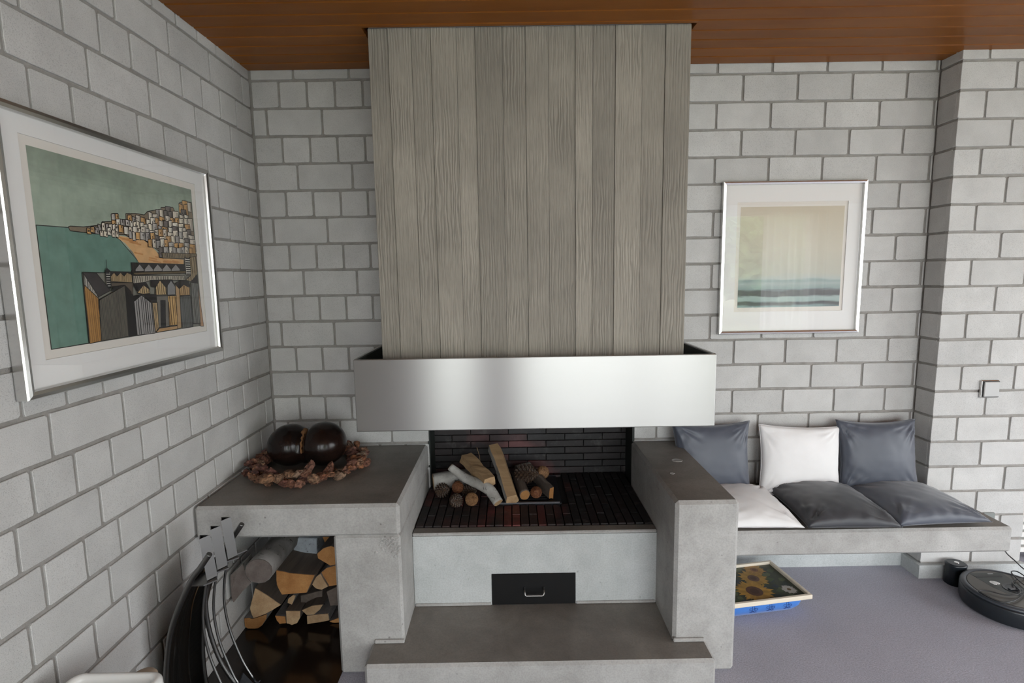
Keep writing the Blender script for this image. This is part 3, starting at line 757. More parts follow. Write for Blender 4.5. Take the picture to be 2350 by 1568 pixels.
while t > min(ts)-.02:
    x = 0.22
    while x < 1.0:
        sc = .45 + .75*max(0, (x-.3)/.7)
        w_, h_ = ra.uniform(.030,.055)*sc, ra.uniform(.055,.095)*sc
        cx, cy = x+w_/2, t-h_*.4+ra.uniform(-.01,.01)
        if inside((cx, cy), tp) and inside((cx, min(cy+h_*.35, 1)), tp) and cx+w_*.55 < .995:
            sl = ra.uniform(-.006,.006); c = ra.choice(HC)
            art.poly([(x, cy-h_/2), (x+w_, cy-h_/2), (x+w_*.95, cy+h_/2+sl), (x+w_*.08, cy+h_/2)], c, .0035)
            c2 = tuple(v*.62 for v in c)
            art.face([(x+w_*.6, cy-h_/2), (x+w_*.97, cy-h_/2), (x+w_*.92, cy+h_*.4), (x+w_*.62, cy+h_*.42)], c2)
            for _ in range(ra.choice((0,1,1,2))):
                wx, wy = x+w_*ra.uniform(.15,.7), cy+h_*ra.uniform(-.3,.15)
                art.face([(wx, wy), (wx+.0045, wy), (wx+.0045, wy+.012), (wx, wy+.012)], (.03,.028,.025))
        x += w_*ra.uniform(.85,1.1)
    t -= .034
for n_ in ('fence','righttown','rowroof','rowgable','rowbase','rowwall','leftrow','leftrowroof','behind','stairs','righttan','righthut','rightroof','roof5','gable5','tanwall','greyhut','roof4','tangable2','roof3','tangable','greygable','stripe','doorwall','door','hut3','hut2roofL','hut2roof','hut2','ground','gap','bigfrontroof','bigfront','bigside','bigroof','biggable','lighthouse','ltop'):
    draw(n_)
lh = adict['lighthouse'][0]; lx0, lx1 = min(p[0] for p in lh), max(p[0] for p in lh); ly0, ly1 = min(p[1] for p in lh), max(p[1] for p in lh)
for i in range(7):
    yy = ly0 + (ly1-ly0)*(i+.5)/7; art.line((lx0+.003, yy), (lx1-.003, yy), .008, (.02,.02,.02))
st = adict['stairs'][0]
for i in range(8):
    yy = st[0][1] + (st[2][1]-st[0][1])*(i+.5)/8; art.line((st[0][0]+.002, yy), (st[1][0]-.002, yy), .007, (.03,.03,.03))
lt = adict['ltop'][0]; art.line(lt[1], (lt[1][0], lt[1][1]+.05), .003)
me = bpy.data.meshes.new('print'); art.bm.to_mesh(me); art.bm.free(); me.materials.append(M['art'])
o = obj('print', me, None, picA); o['label'] = 'printed etching of a bay with a hillside town and dark beach huts'

# right: pale seascape
picB, dB = picture('framed_seascape', 'silver framed pale seascape print above the bench cushions', 'y', 2.134, 2.795, 1.178, 1.881, (2.206, 2.718, 1.283, 1.788), None, .0165, .026)
def m_sea():
    s = NT('seascape_print'); v = s.coords()
    z = s.n('ShaderNodeSeparateXYZ', {0: v}).outputs[2]
    zz = s.n('ShaderNodeMapRange', {0: z, 1: 1.303, 2: 1.767}).outputs[0]
    w = s.noise(s.n('ShaderNodeMapping', {0: v, 3: (6, 1, 34)}).outputs[0], 1.0, 5)
    zz = s.math('ADD', zz, s.math('MULTIPLY', s.math('SUBTRACT', w, .5), .085))
    c = s.ramp(zz, [(0, (.30,.42,.41)), (.02, (.13,.145,.155)), (.045, (.10,.105,.11)), (.065, (.36,.47,.45)), (.10, (.40,.50,.48)), (.115, (.12,.125,.13)), (.165, (.135,.14,.145)), (.185, (.30,.39,.38)), (.24, (.42,.49,.47)), (.265, (.33,.42,.41)), (.285, (.50,.55,.51)), (.34, (.56,.56,.48)), (.6, (.64,.60,.49)), (1, (.62,.55,.42))])
    return s.bsdf(c, .9)
bm = bmesh.new(); box(bm, 2.224, 2.704, -dB-.0006, -dB-.0002, 1.303, 1.767); o = obj('print', bm, m_sea(), picB); o['label'] = 'cream sky over dark teal bands of sea'

# ------------------------------------------------------------------ light switch on the pier
sw = thing('light_switch', (3.347, -PD, .878), 'white square light switch on the right-hand block pier', 'switch')
obj('mount_plate', newbox(3.305, 3.389, -PD-.010, -PD, .878, .960, bevel=.003), M['alu'], sw)
obj('rocker', newbox(3.316, 3.386, -PD-.017, -PD-.010, .8845, .9535, bevel=.0025), plain('switch_plastic', (.46,.46,.455), .35), sw)
obj('shadow_gap', newbox(3.311, 3.388, -PD-.0115, -PD-.0098, .881, .957), M['black'], sw)

# ------------------------------------------------------------------ double coconut in a wreath of bark
def coconut():
    bm = bmesh.new(); NX, NA = 64, 44; a_, b_, rr = .1705, .075, .0955
    rings = []
    for i in range(1, NX):
        x = -a_*math.cos(PI*i/NX)
        r0 = math.sqrt(max(0, rr*rr - max(0, abs(x)-b_)**2)) if abs(x) > b_ else math.sqrt(max(1e-6, rr*rr-(b_-abs(x))**2))
        g = math.exp(-(x/.020)**2)
        ring = []
        for k in range(NA):
            th = 2*PI*k/NA; cy, cz = math.cos(th), math.sin(th)      # cy<0 towards the room
            fill = .60 + .30*max(0, cy*.75 + max(0, cz)*.35) + .30*max(0, -cz)
            r = r0 + (rr*fill - r0)*g if rr*fill > r0 else r0*(1-g) + rr*fill*g
            asym = 1.0 + .04*(x/a_)
            ring.append(bm.verts.new((x, cy*r*.98*asym, cz*r*(1.0 if cz > 0 else .92)*asym)))
        rings.append(ring)
    for i in range(len(rings)-1):
        for k in range(NA): bm.faces.new((rings[i][k], rings[i][(k+1)%NA], rings[i+1][(k+1)%NA], rings[i+1][k]))
    bm.faces.new(rings[0]); bm.faces.new(rings[-1]); return bm
co = thing('double_coconut', (.258, -.258, SZ), 'glossy dark brown double-lobed sea coconut sitting inside the bark wreath', 'coconut')
nut_m = NT('polished_nut'); nv = nut_m.coords(); nut_m = nut_m.bsdf(nut_m.ramp(nut_m.noise(nv, 9, 4), [(.35, (.006,.0045,.004)), (.7, (.015,.007,.005))]), .20, Specular_IOR_Level=.25)
o = obj('shell', coconut(), nut_m, None, True); o.location = (.258, -.262, SZ+.090); o.scale = (1.0, 1.10, 1.0); o.rotation_euler = (0, -.05, -.10); child(o, co)
bm = bmesh.new(); n_ = 22; pr = []
for i in range(n_+1):
    th = math.radians(205 - 118*(1 - i/n_)) if False else math.radians(95 + 130*i/n_)
    r = .0615 + (.006 if i < 5 else 0) + .002*math.sin(i*2.1); pr.append((.258+.0015*math.sin(i*1.7), -.262+math.cos(th)*r*1.10, SZ+.090+math.sin(th)*r))
tube(bm, pr, [.011 if i < 4 else .0042+.0012*math.sin(i*1.3) for i in range(n_+1)], 7)
o = obj('husk_fibre', bm, m_wood('husk_fibre', (.10,.045,.015), (.26,.12,.045), 'Z', .95), co); o['label'] = 'rusty brown fibre in the cleft'
wr = thing('bark_wreath', (.268, -.285, SZ), 'ring of reddish brown bark pieces lying on the concrete shelf', 'wreath')
def m_chip():
    s = NT('bark_chip'); v = s.coords(rnd=31.0); oi = s.n('ShaderNodeObjectInfo').outputs['Random']
    c = s.ramp(oi, [(0, (.105,.042,.028)), (.2, (.19,.082,.06)), (.4, (.24,.125,.065)), (.58, (.26,.18,.125)), (.78, (.27,.105,.045)), (1, (.15,.075,.068))])
    n = s.noise(v, 70, 5); c = s.mix(1.0, c, s.ramp(n, [(.3, .22), (.5, .8), (.72, 1.7)]), 'MULTIPLY')
    return s.bsdf(c, .85, s.bump(n, 1.0, .012))
chip_m = m_chip()
def chip_mesh(seed):
    rnd = random.Random(seed); bm = bmesh.new(); bmesh.ops.create_icosphere(bm, subdivisions=2, radius=1)
    off = Vector((rnd.uniform(0,50), rnd.uniform(0,50), rnd.uniform(0,50)))
    sx, sy, sz = rnd.uniform(.018,.034), rnd.uniform(.014,.026), rnd.uniform(.009,.017)
    for v in bm.verts:
        n = noise.noise(v.co*1.6+off)*.60 + noise.noise(v.co*4+off)*.45
        p = v.co*(1+n); v.co = Vector((p.x*sx, p.y*sy, p.z*sz + .006*(v.co.x**2)*rnd.choice((-1,1))*.5))
    me = finish(bm, 'bark_piece'); me.materials.append(chip_m); return me
chips = [chip_mesh(i) for i in range(14)]
rw = random.Random(8)
for k in range(118):
    a = 2*PI*k/118 + rw.uniform(-.03,.03); R = .206 + rw.uniform(-.036,.034); lvl = k % 2
    x, y = .270 + R*1.02*math.cos(a), -.285 + R*1.02*math.sin(a)
    x = max(.040, x); y = min(-.040, y)
    o = bpy.data.objects.new('bark_piece', rw.choice(chips)); C.objects.link(o)
    o.location = (x, y, SZ+.014+.017*lvl+rw.uniform(-.002,.006)); o.rotation_euler = (rw.uniform(-.6,.6), rw.uniform(-.55,.55), a+PI/2+rw.uniform(-1.0,1.0))
    child(o, wr)
o = bpy.data.objects.new('bark_piece', chips[0]); C.objects.link(o); o.location = (.333, -.435, SZ+.055); o.rotation_euler = (.1, -1.0, .5); o.scale = (1.1,1,1.2); child(o, wr)

# ------------------------------------------------------------------ fire grate and the kindling on it
gx0, gx1, gy0, gy1 = GR
gt = thing('fire_grate', ((gx0+gx1)/2, (gy0+gy1)/2, .434), 'dark cast iron grate with slots set into the brick hearth', 'grate')
bm = bmesh.new(); e = .012
box(bm, gx0+.003, gx1-.003, gy0+.002, gy0+.016, .4345, .448); box(bm, gx0+.003, gx1-.003, gy1-.016, gy1-.002, .4345, .448)
box(bm, gx0+.003, gx0+.02, gy0+.016, gy1-.016, .4345, .448); box(bm, gx1-.065, gx1-.003, gy0+.016, gy1-.016, .4345, .446)
obj('rim', bm, M['iron'], gt)
yy = gy0+.030
while yy < gy1-.03:
    obj('bar', newbox(gx0+.02, gx1-.065, yy, yy+.014, .436, .4455, bevel=.002), M['iron'], gt); yy += .027
obj('raised_edge', newbox(gx0+.01, gx1-.012, gy0-.003, gy0+.010, .4475, .4545, bevel=.002), m_concrete('ash_grey_iron', (.09,.09,.10), (.18,.18,.20), .7, 0.1), gt)

def roundlog(name, pts, rads, label, bark, cut, cat='log', n=14, group=None, seed=0, ends=(1, 1)):
    rnd = random.Random(seed); P = catmull(pts, 7)
    bm = bmesh.new(); k = len(P)
    base = [1+rnd.uniform(-.07,.07) for _ in range(n)]
    def rad(i):
        t = i/(k-1)*(len(rads)-1); j = min(int(t), len(rads)-2); r = rads[j]+(rads[j+1]-rads[j])*(t-j)
        return [r*b*(1+.05*noise.noise(Vector((i*.5, q*.9, seed)))) for q, b in enumerate(base)]
    rings = tube(bm, P, rad, n, cap=False)
    me_ends = []
    for q, rr in ((0, rings[0]), (1, rings[-1])):
        me_ends.append([v.co.copy() for v in rr])
        bm.faces.new(rr)
    me = finish(bm, name)
    o = tag(obj(name, me, bark), label, cat, group)
    for q, vs in enumerate(me_ends):
        if not ends[q]: continue
        c = sum(vs, Vector())/len(vs); d = (P[0]-P[1] if q == 0 else P[-1]-P[-2]).normalized()
        bm = bmesh.new(); a = [bm.verts.new(c+(v-c)*.93+d*.0012) for v in vs]; b = [bm.verts.new(c+(v-c)*.93-d*.004) for v in vs]
        bm.faces.new(a); bm.faces.new(b[::-1])
        for i in range(len(a)): bm.faces.new((a[i], b[i], b[(i+1)%n], a[(i+1)%n]))
        obj('cut_face', bm, cut, o)
    return o
def splitlog(name, A, B, sec, label, mats, cut, cat='log', roll=0, group=None, seed=0, bow=0):
    """split log from A to B; sec = cross-section polygon (u, v); mats: one material per side or single"""
    rnd = random.Random(seed); A, B = Vector(A), Vector(B); t = (B-A).normalized()
    u = t.cross(Vector((0,0,1))).normalized(); v = u.cross(t)
    u, v = u*math.cos(roll)+v*math.sin(roll), v*math.cos(roll)-u*math.sin(roll)
    bm = bmesh.new(); N = 7; rings = []; L = (B-A).length
    # refine the section so the surface can be uneven
    S = []
    for p, q in zip(sec, sec[1:]+sec[:1]): S += [p, ((p[0]+q[0])/2, (p[1]+q[1])/2)]
    for i in range(N+1):
        c = A + (B-A)*(i/N) + v*bow*math.sin(PI*i/N)
        ring = []
        for k, (a, b) in enumerate(S):
            w = 1+.20*noise.noise(Vector((i*.7, k*1.3, seed*3.1)))
            ring.append(bm.verts.new(c + u*a*w + v*b*w))
        rings.append(ring)
    n = len(S)
    for i in range(N):
        for k in range(n):
            f = bm.faces.new((rings[i][k], rings[i][(k+1)%n], rings[i+1][(k+1)%n], rings[i+1][k]))
            f.material_index = (k//2) % len(mats)
    ends = [[w_.co.copy() for w_ in rings[0]], [w_.co.copy() for w_ in rings[-1]]]
    bm.faces.new(rings[0][::-1]); bm.faces.new(rings[-1])
    o = tag(obj(name, bm, mats), label, cat, group)
    for q, vs in enumerate(ends):
        c = sum(vs, Vector())/len(vs); d = -t if q == 0 else t
        bm = bmesh.new(); a = [bm.verts.new(c+(w_-c)*.985+d*.0015) for w_ in vs]; b = [bm.verts.new(c+(w_-c)*.985-d*.004) for w_ in vs]
        bm.faces.new(a); bm.faces.new(b[::-1])
        for i in range(n): bm.faces.new((a[i], b[i], b[(i+1)%n], a[(i+1)%n]))
        obj('cut_face', bm, cut, o)
    return o
G1 = 'kindling laid on the hearth'
HB = .4455
splitX = m_wood('split_kindling', (.19,.115,.055), (.34,.225,.12), 'X'); 
roundlog('birch_log', [(.772, -.075, .497), (.83, -.06, .50), (.90, -.04, .502), (.985, -.02, .50)], [.040, .041, .040, .040], 'short thick birch log lying against the left side of the hearth', M['birch'], M['cutpale'], seed=1, group=G1)
roundlog('birch_branch', [(.862, -.130, .592), (.921, -.15, .552), (.983, -.185, .535), (1.045, -.225, .517), (1.086, -.268, .475)], [.0175, .021, .024, .026, .023], 'curved pale birch branch sloping down over the pine cones', M['birch'], M['cutpale'], seed=2, group=G1)
splitlog('split_log', (.930, -.035, .600), (1.045, -.205, .545), [(-.036,-.018), (.006,-.036), (.034,-.014), (.028,.022), (-.026,.026)], 'split log with pale quarter-round end resting on the birch branch', [splitX], M['cutpale'], seed=3, group=G1)
splitlog('split_log', (1.068, -.020, .648), (1.152, -.250, .486), [(-.034,-.020), (-.020,-.034), (.030,-.026), (.032,.018), (-.010,.024)], 'long split log leaning with bark edge and frayed wood in the middle of the hearth', [splitX, M['birch'], M['birch'], splitX, splitX], M['cutpale'], seed=4, group=G1, bow=.006)
roundlog('branch', [(1.168, .03, .500), (1.185, -.08, .487), (1.206, -.186, .474)], [.023, .024, .024], 'short dark-barked branch with round orange cut end on the grate', M['darksplit'], M['cut'], seed=5, group=G1)
splitlog('kindling_stick', (1.235, .035, .512), (1.327, -.178, .478), [(-.010,-.028), (.010,-.028), (.010,.028), (-.010,.028)], 'thin flat kindling board with square orange end on the grate', [M['darksplit']], M['cut'], seed=6, group=G1)
roundlog('birch_log', [(1.170, .075, .498), (1.205, .09, .500), (1.240, .11, .502)], [.022, .023, .022], 'birch stub end showing behind the large dark pine cone', M['birch'], M['birch'], seed=7, group=G1)
bm = bmesh.new(); tube(bm, catmull([(.995, -.02, .545), (.992, -.018, .60), (.980, -.02, .648)], 5), .0013, 6)
tag(obj('twig', bm, splitX), 'single thin upright twig behind the split logs', 'twig')

def cone_mesh(seed, open_=.28, rows=11, cols=8):
    rnd = random.Random(seed); bm = bmesh.new(); NZ, NA = rows*5, cols*6; rings = []
    for i in range(NZ+1):
        t = i/NZ; r = max(.0005, (math.sin(PI*min(1, t*.93+.07))**.75)*.5*(1-.28*t))
        ring = []
        for k in range(NA):
            a = 2*PI*k/NA
            row = int(t*rows); q = ((a/(2*PI))*cols + .5*(row % 2)) % 1; f = t*rows-row
            tip = (1-f)*(1-abs(q-.5)*1.6)
            d = 1 + open_*(max(0, tip)-.35)
            ring.append(bm.verts.new((r*d*math.cos(a), r*d*math.sin(a), (t-.5)*1.45)))
        rings.append(ring)
    for i in range(NZ):
        for k in range(NA): bm.faces.new((rings[i][k], rings[i][(k+1)%NA], rings[i+1][(k+1)%NA], rings[i+1][k]))
    bm.faces.new(rings[0][::-1]); bm.faces.new(rings[-1])
    return finish(bm, 'pine_cone')
def cone_mat(name, a, b):
    s = NT(name); v = s.coords(rnd=3.0); return s.bsdf(s.ramp(s.noise(v, 6, 4), [(.3, a), (.7, b)]), .55)
CM = {'red': cone_mat('red_brown_cone', (.085,.028,.014), (.24,.10,.045)), 'tan': cone_mat('tan_cone', (.14,.065,.028), (.34,.19,.09)), 'dark': cone_mat('dark_cone', (.018,.010,.007), (.085,.05,.03))}
CMESH = [cone_mesh(1, .30, 15, 13), cone_mesh(2, .70, 12, 9), cone_mesh(3, .20, 13, 10)]
def cone(x, y, z, d, rot, mi, mat, label):
    o = bpy.data.objects.new('pine_cone', CMESH[mi].copy()); C.objects.link(o); o.data.materials.append(CM[mat])
    o.location = (x, y, z); o.scale = (d, d, d); o.rotation_euler = rot
    tag(o, label, 'pine cone', 'pine cones among the kindling')
cone(.825, -.125, .478, .058, (1.2, .3, .9), 1, 'dark', 'dark shadowed pine cone under the thick birch log')
cone(.895, -.140, .496, .058, (1.35, 0, .1), 2, 'red', 'reddish round-ended pine cone just below the birch branch')
cone(.893, -.235, .474, .052, (1.2, .5, -.7), 1, 'dark', 'small open dark pine cone at the front left of the hearth')
cone(.968, -.230, .4765, .058, (1.25, 0, .35), 0, 'tan', 'light tan pine cone with fine scales at the front of the hearth')
cone(.950, -.135, .476, .055, (1.4, .2, 1.1), 1, 'dark', 'dark pine cone hidden behind the tan one')
cone(1.220, -.065, .527, .084, (1.45, .25, 1.25), 1, 'dark', 'large dark spiky pine cone lying across the grate')
cone(1.295, -.030, .520, .062, (1.2, .2, -.5), 0, 'tan', 'tan pine cone at the right of the large dark one')
cone(1.257, -.185, .487, .056, (1.0, .05, -.15), 2, 'red', 'smooth reddish pine cone standing beside the flat kindling board')

# ------------------------------------------------------------------ firewood under the shelf
LOGS=[
('round',-0.545,[(0.207,0.335),(0.202,0.315),(0.188,0.298),(0.169,0.286),(0.147,0.283),(0.126,0.287),(0.109,0.299),(0.098,0.317),(0.095,0.337),(0.101,0.357),(0.115,0.374),(0.134,0.385),(0.155,0.389),(0.176,0.384),(0.194,0.372),(0.205,0.355)]),
('greyquad',-0.5,[(0.011,0.292),(0.067,0.342),(0.081,0.279),(0.096,0.262),(0.055,0.222),(0.016,0.175),(0.007,0.194)]),
('topcentre',-0.46,[(0.178,0.29),(0.233,0.276),(0.336,0.265),(0.298,0.188),(0.241,0.185),(0.194,0.181),(0.175,0.224)]),
('birchtop',-0.3,[(0.197,0.328),(0.21,0.346),(0.288,0.341),(0.287,0.279),(0.279,0.236),(0.25,0.249),(0.219,0.262),(0.174,0.257)]),
('righttop',-0.4,[(0.326,0.325),(0.353,0.348),(0.387,0.359),(0.411,0.347),(0.407,0.276),(0.379,0.27),(0.328,0.304)]),
('rightmid',-0.4,[(0.335,0.238),(0.362,0.261),(0.407,0.273),(0.402,0.183),(0.365,0.177),(0.345,0.214)]),
('pale',-0.41,[(0.321,0.229),(0.339,0.241),(0.349,0.22),(0.368,0.183),(0.34,0.169),(0.315,0.175),(0.299,0.194)]),
('wedge',-0.43,[(0.071,0.195),(0.126,0.156),(0.174,0.116),(0.109,0.078),(0.052,0.058),(0.041,0.103)]),
('bottomleft',-0.42,[(0.004,0.052),(0.027,0.054),(0.046,0.049),(0.107,0.07),(0.103,0.047),(0.084,0.02),(0.065,0.002),(0.02,-0.003),(-0.001,0.015)]),
('smallpale',-0.38,[(0.183,0.113),(0.204,0.128),(0.216,0.126),(0.197,0.085),(0.178,0.092)]),
('bottommid',-0.42,[(0.187,0.083),(0.248,0.081),(0.245,0.05),(0.231,0.026),(0.208,0.018),(0.187,0.027)]),
('bottomdim',-0.4,[(0.13,0.048),(0.174,0.044),(0.175,0.013),(0.148,0.011),(0.137,0.026)]),
('rightpale',-0.42,[(0.254,0.084),(0.298,0.104),(0.346,0.109),(0.33,0.085),(0.304,0.064),(0.273,0.063)]),
('bottomright',-0.42,[(0.274,0.059),(0.306,0.063),(0.366,0.068),(0.368,0.036),(0.327,0.029),(0.273,0.021)]),
('darkright',-0.38,[(0.348,0.141),(0.395,0.164),(0.398,0.078),(0.361,0.076)]),
('redright',-0.39,[(0.356,0.011),(0.399,0.027),(0.399,-0.029),(0.37,-0.019)]),
('backtop',-0.25,[(0.296,0.322),(0.355,0.321),(0.353,0.27),(0.311,0.274)]),
('midcore',-0.36,[(0.227,0.112),(0.323,0.135),(0.32,0.076),(0.273,0.068),(0.225,0.047)])]

LI = dict(round=('firewood_log', 'round grey birch log on top of the firewood pile', 'barkgrey', 'cutgrey', .44), greyquad=('firewood_log', 'weathered grey split log sticking out at the wall side of the pile', 'birch', 'cutgrey', .075),
 topcentre=('firewood_log', 'wide split log with bright orange end at the top middle of the pile', 'darksplit', 'cut', .34), birchtop=('firewood_log', 'silver birch-bark log lying on top of the wide orange-ended log', 'silver', 'silver', .20),
 righttop=('firewood_log', 'orange-ended log at the upper right of the pile by the concrete cheek', 'darksplit', 'cut', .32), rightmid=('firewood_log', 'deep orange log end below the upper right one', 'barkgrey', 'cut', .32),
 pale=('firewood_log', 'small pale triangular log end beside the deep orange log', 'barkgrey', 'cutpale', .32), wedge=('firewood_log', 'large tan wedge-shaped split log at the left of the pile', 'darksplit', 'cutpale', .34),
 bottomleft=('firewood_log', 'orange half-round log on the floor at the left corner', 'barkgrey', 'cut', .34), smallpale=('firewood_log', 'tiny pale log end in the middle of the pile', 'barkgrey', 'cutpale', .30),
 bottommid=('firewood_log', 'pale log with square top on the floor in the middle', 'darksplit', 'cutpale', .34), bottomdim=('firewood_log', 'dim orange log end low between the left and middle logs', 'barkgrey', 'cut', .30),
 rightpale=('firewood_log', 'pale lens-shaped log end above the bottom right log', 'darksplit', 'cutpale', .34), bottomright=('firewood_log', 'long pale split log end at the bottom right', 'barkgrey', 'cutpale', .34),
 darkright=('firewood_log', 'dark brown shaded log against the concrete cheek', 'darksplit', 'darksplit', .30), redright=('firewood_log', 'reddish log end at the very bottom right corner of the pile', 'barkgrey', 'cut', .30),
 backtop=('firewood_log', 'reddish log end far back under the shelf', 'barkgrey', 'cut', .20), midcore=('firewood_log', 'grey-brown log in the core of the pile behind the lens-shaped end', 'darksplit', 'darksplit', .28))
for i, (k, y, poly) in enumerate(LOGS):
    nm, lab, side, cut, ln = LI[k]; poly = [(max(x, .009), max(z, .005)) for x, z in poly]
    bm = bmesh.new(); rl = random.Random(i+50); rings = []; N = 6
    P = []
    for a, b in zip(poly, poly[1:]+poly[:1]):
        P += [a] if k == 'round' else [a, ((a[0]*2+b[0])/3, (a[1]*2+b[1])/3), ((a[0]+b[0]*2)/3, (a[1]+b[1]*2)/3)]
    cx, cz = sum(p[0] for p in P)/len(P), sum(p[1] for p in P)/len(P)
    y1 = min(y+ln, -.015); dx = rl.uniform(-.008, .008)
    for j in range(N+1):
        t = j/N; ring = []
        for q, (x, z) in enumerate(P):
            w = 1 + .07*t*noise.noise(Vector((j*.8, q*.8, i*2.2))); yy = y+(y1-y)*t + (.003*noise.noise(Vector((q*.7, i, 0))) if j == 0 and k != 'round' else 0)
            ring.append(bm.verts.new((max(.007, cx+(x-cx)*w+dx*t), yy, max(.004, cz+(z-cz)*w))))
        rings.append(ring)
    n = len(P)
    for j in range(N):
        for q in range(n):
            f = bm.faces.new((rings[j][q], rings[j][(q+1)%n], rings[j+1][(q+1)%n], rings[j+1][q]))
    fr = [v.co.copy() for v in rings[0]]
    bm.faces.new(rings[0]); bm.faces.new(rings[-1])
    o = tag(obj(nm, bm, M[side], None, k == 'round'), lab, 'log', 'firewood under the shelf')
    bm = bmesh.new(); c = sum(fr, Vector())/n
    s_ = .94 if k == 'round' else .975
    a = [bm.verts.new(c+(v-c)*s_+Vector((0,-.003,0))) for v in fr]; b = [bm.verts.new(c+(v-c)*s_+Vector((0,.004,0))) for v in fr]
    bm.faces.new(a); bm.faces.new(b[::-1])
    for q in range(n): bm.faces.new((a[q], b[q], b[(q+1)%n], a[(q+1)%n]))
    obj('cut_face', bm, M[cut], o)
# ------------------------------------------------------------------ cushions
def pillow_bm(w, h, th, seed, ear=.07, N=48, under=1.0):
    """cushion in its own plane: x width, y height, z thickness"""
    bm = bmesh.new(); off = Vector((seed*7.3, seed*3.1, seed*1.7)); grid = {}
    for side in (1, -1):
        for i in range(N+1):
            for j in range(N+1):
                s_, t_ = -1+2*i/N, -1+2*j/N
                # denser towards the seams
                s_, t_ = math.copysign(abs(s_)**.85, s_), math.copysign(abs(t_)**.85, t_)
                x = s_*w/2*(1-ear*(1-t_*t_)*abs(s_)**3); y = t_*h/2*(1-ear*(1-s_*s_)*abs(t_)**3)
                e = max(0, (1-s_*s_)*(1-t_*t_)); z = th/2*e**.42
                rim = (1-e)**2
                r1 = noise.noise(Vector((x*5, y*5, side*.7))+off)
                crease = noise.noise(Vector(((x+y)*16, (x-y)*6, 2.0))+off)*abs(s_*t_)
                z += th*(.03*r1*e**.3 + .14*crease*e**.3) + .0012*noise.noise(Vector((x*30, y*30, 1))+off)*e**.25
                dc = math.hypot(1-abs(s_), 1-abs(t_)); an = math.atan2(1-abs(t_), 1-abs(s_)+1e-6)
                wr_ = noise.noise(Vector((an*6.5, (s_ > 0)*9.1+(t_ > 0)*4.3, dc*1.2))+off)*math.exp(-(dc/.50)**2)
                sd_ = noise.noise(Vector((x*34, y*34, 8.0))+off)*(1-e)**3
                z += th*(.17*wr_ + .05*sd_)*min(1, e*6)
                if i in (0, N) or j in (0, N):
                    if side == -1: continue
                    grid[(1,i,j)] = grid[(-1,i,j)] = bm.verts.new((x, y, .004*noise.noise(Vector((x*14, y*14, 5))+off)))
                else: grid[(side,i,j)] = bm.verts.new((x, y, z if side == 1 else -z*under))
    for side in (1, -1):
        for i in range(N):
            for j in range(N):
                q = [grid[(side,i,j)], grid[(side,i+1,j)], grid[(side,i+1,j+1)], grid[(side,i,j+1)]]
                bm.faces.new(q if side == 1 else q[::-1])
    return bm
def cushion(loc, rot, w, h, th, seed, mat, label, ear=.07, under=1.0):
    o = obj('cushion', pillow_bm(w, h, th, seed, ear, 48, under), M[mat], None, True); o.location = loc; o.rotation_euler = rot
    tag(o, label, 'cushion', 'cushions on the concrete bench')
    bm = bmesh.new(); N = 26; pts = []                      # sewn seam round the edge
    for k in range(4):
        for i in range(N):
            u = -1+2*i/N; s_, t_ = [(u,-1),(1,u),(-u,1),(-1,-u)][k]
            pts.append((s_*w/2*(1-ear*(1-t_*t_)*abs(s_)**3), t_*h/2*(1-ear*(1-s_*s_)*abs(t_)**3), 0))
    tube(bm, pts + [pts[0]], .0013, 6)
    p = obj('piping', bm, M[mat]); p.parent = o
    return o
cushion((2.152, -.275, .442), (.03, .0, -.03), .372, .372, .135, 1, 'linen', 'white cushion lying flat next to the concrete cheek', .05, .35)
cushion((2.537, -.285, .445), (.03, .0, -.02), .375, .385, .150, 2, 'charcoal', 'charcoal satin cushion lying flat in the middle of the bench', .05, .35)
cushion((2.908, -.272, .443), (.03, .0, .055), .395, .372, .140, 3, 'satin', 'blue-grey satin cushion lying flat at the right of the bench', .06, .35)
UP = PI/2 - .16
cushion((2.090, -.100, .600), (UP, 0, .02), .372, .350, .115, 4, 'satin', 'blue-grey satin cushion standing half hidden behind the concrete cheek', .11)
cushion((2.502, -.100, .582), (UP, .045, .0), .385, .335, .115, 5, 'linen', 'white cushion standing upright between the two blue-grey ones', .07)
cushion((2.868, -.100, .598), (UP, .0, -.02), .372, .350, .125, 6, 'satin', 'blue-grey satin cushion standing upright against the block pier', .10)

# ------------------------------------------------------------------ fire tools on a curved stand
stx = [(.232, .648), (.222, .634), (.200, .604), (.168, .562), (.128, .486), (.095, .408), (.074, .32), (.060, .22), (.056, .12), (.062, .012)]
stand = thing('fire_tool_stand', (.12, -.89, 0), 'curved fire tool stand of steel tubes and polished dark sheet by the left wall', 'tool stand')
for y in (-.985, -.790):
    bm = bmesh.new(); tube(bm, catmull([(x, y, z) for x, z in stx], 5), .0085, 10); obj('tube', bm, M['chrome'], stand)
bm = bmesh.new(); cv = catmull([(x, 0, z) for x, z in stx[3:]], 5); a = []; b = []
for p in cv:
    a.append((bm.verts.new((p.x-.001, -.980, p.z)), bm.verts.new((p.x-.001, -.795, p.z)))); b.append((bm.verts.new((p.x-.004, -.980, p.z)), bm.verts.new((p.x-.004, -.795, p.z))))
for i in range(len(cv)-1):
    for s_ in (a, b):
        f = bm.faces.new((s_[i][0], s_[i][1], s_[i+1][1], s_[i+1][0])); f.smooth = True
    for k in (0, 1): bm.faces.new((a[i][k], a[i+1][k], b[i+1][k], b[i][k]))
obj('back_sheet', bm, M['glossblack'], stand)
obj('base_plate', newbox(.03, .30, -1.0, -.775, .0025, .012, bevel=.002), M['iron'], stand)
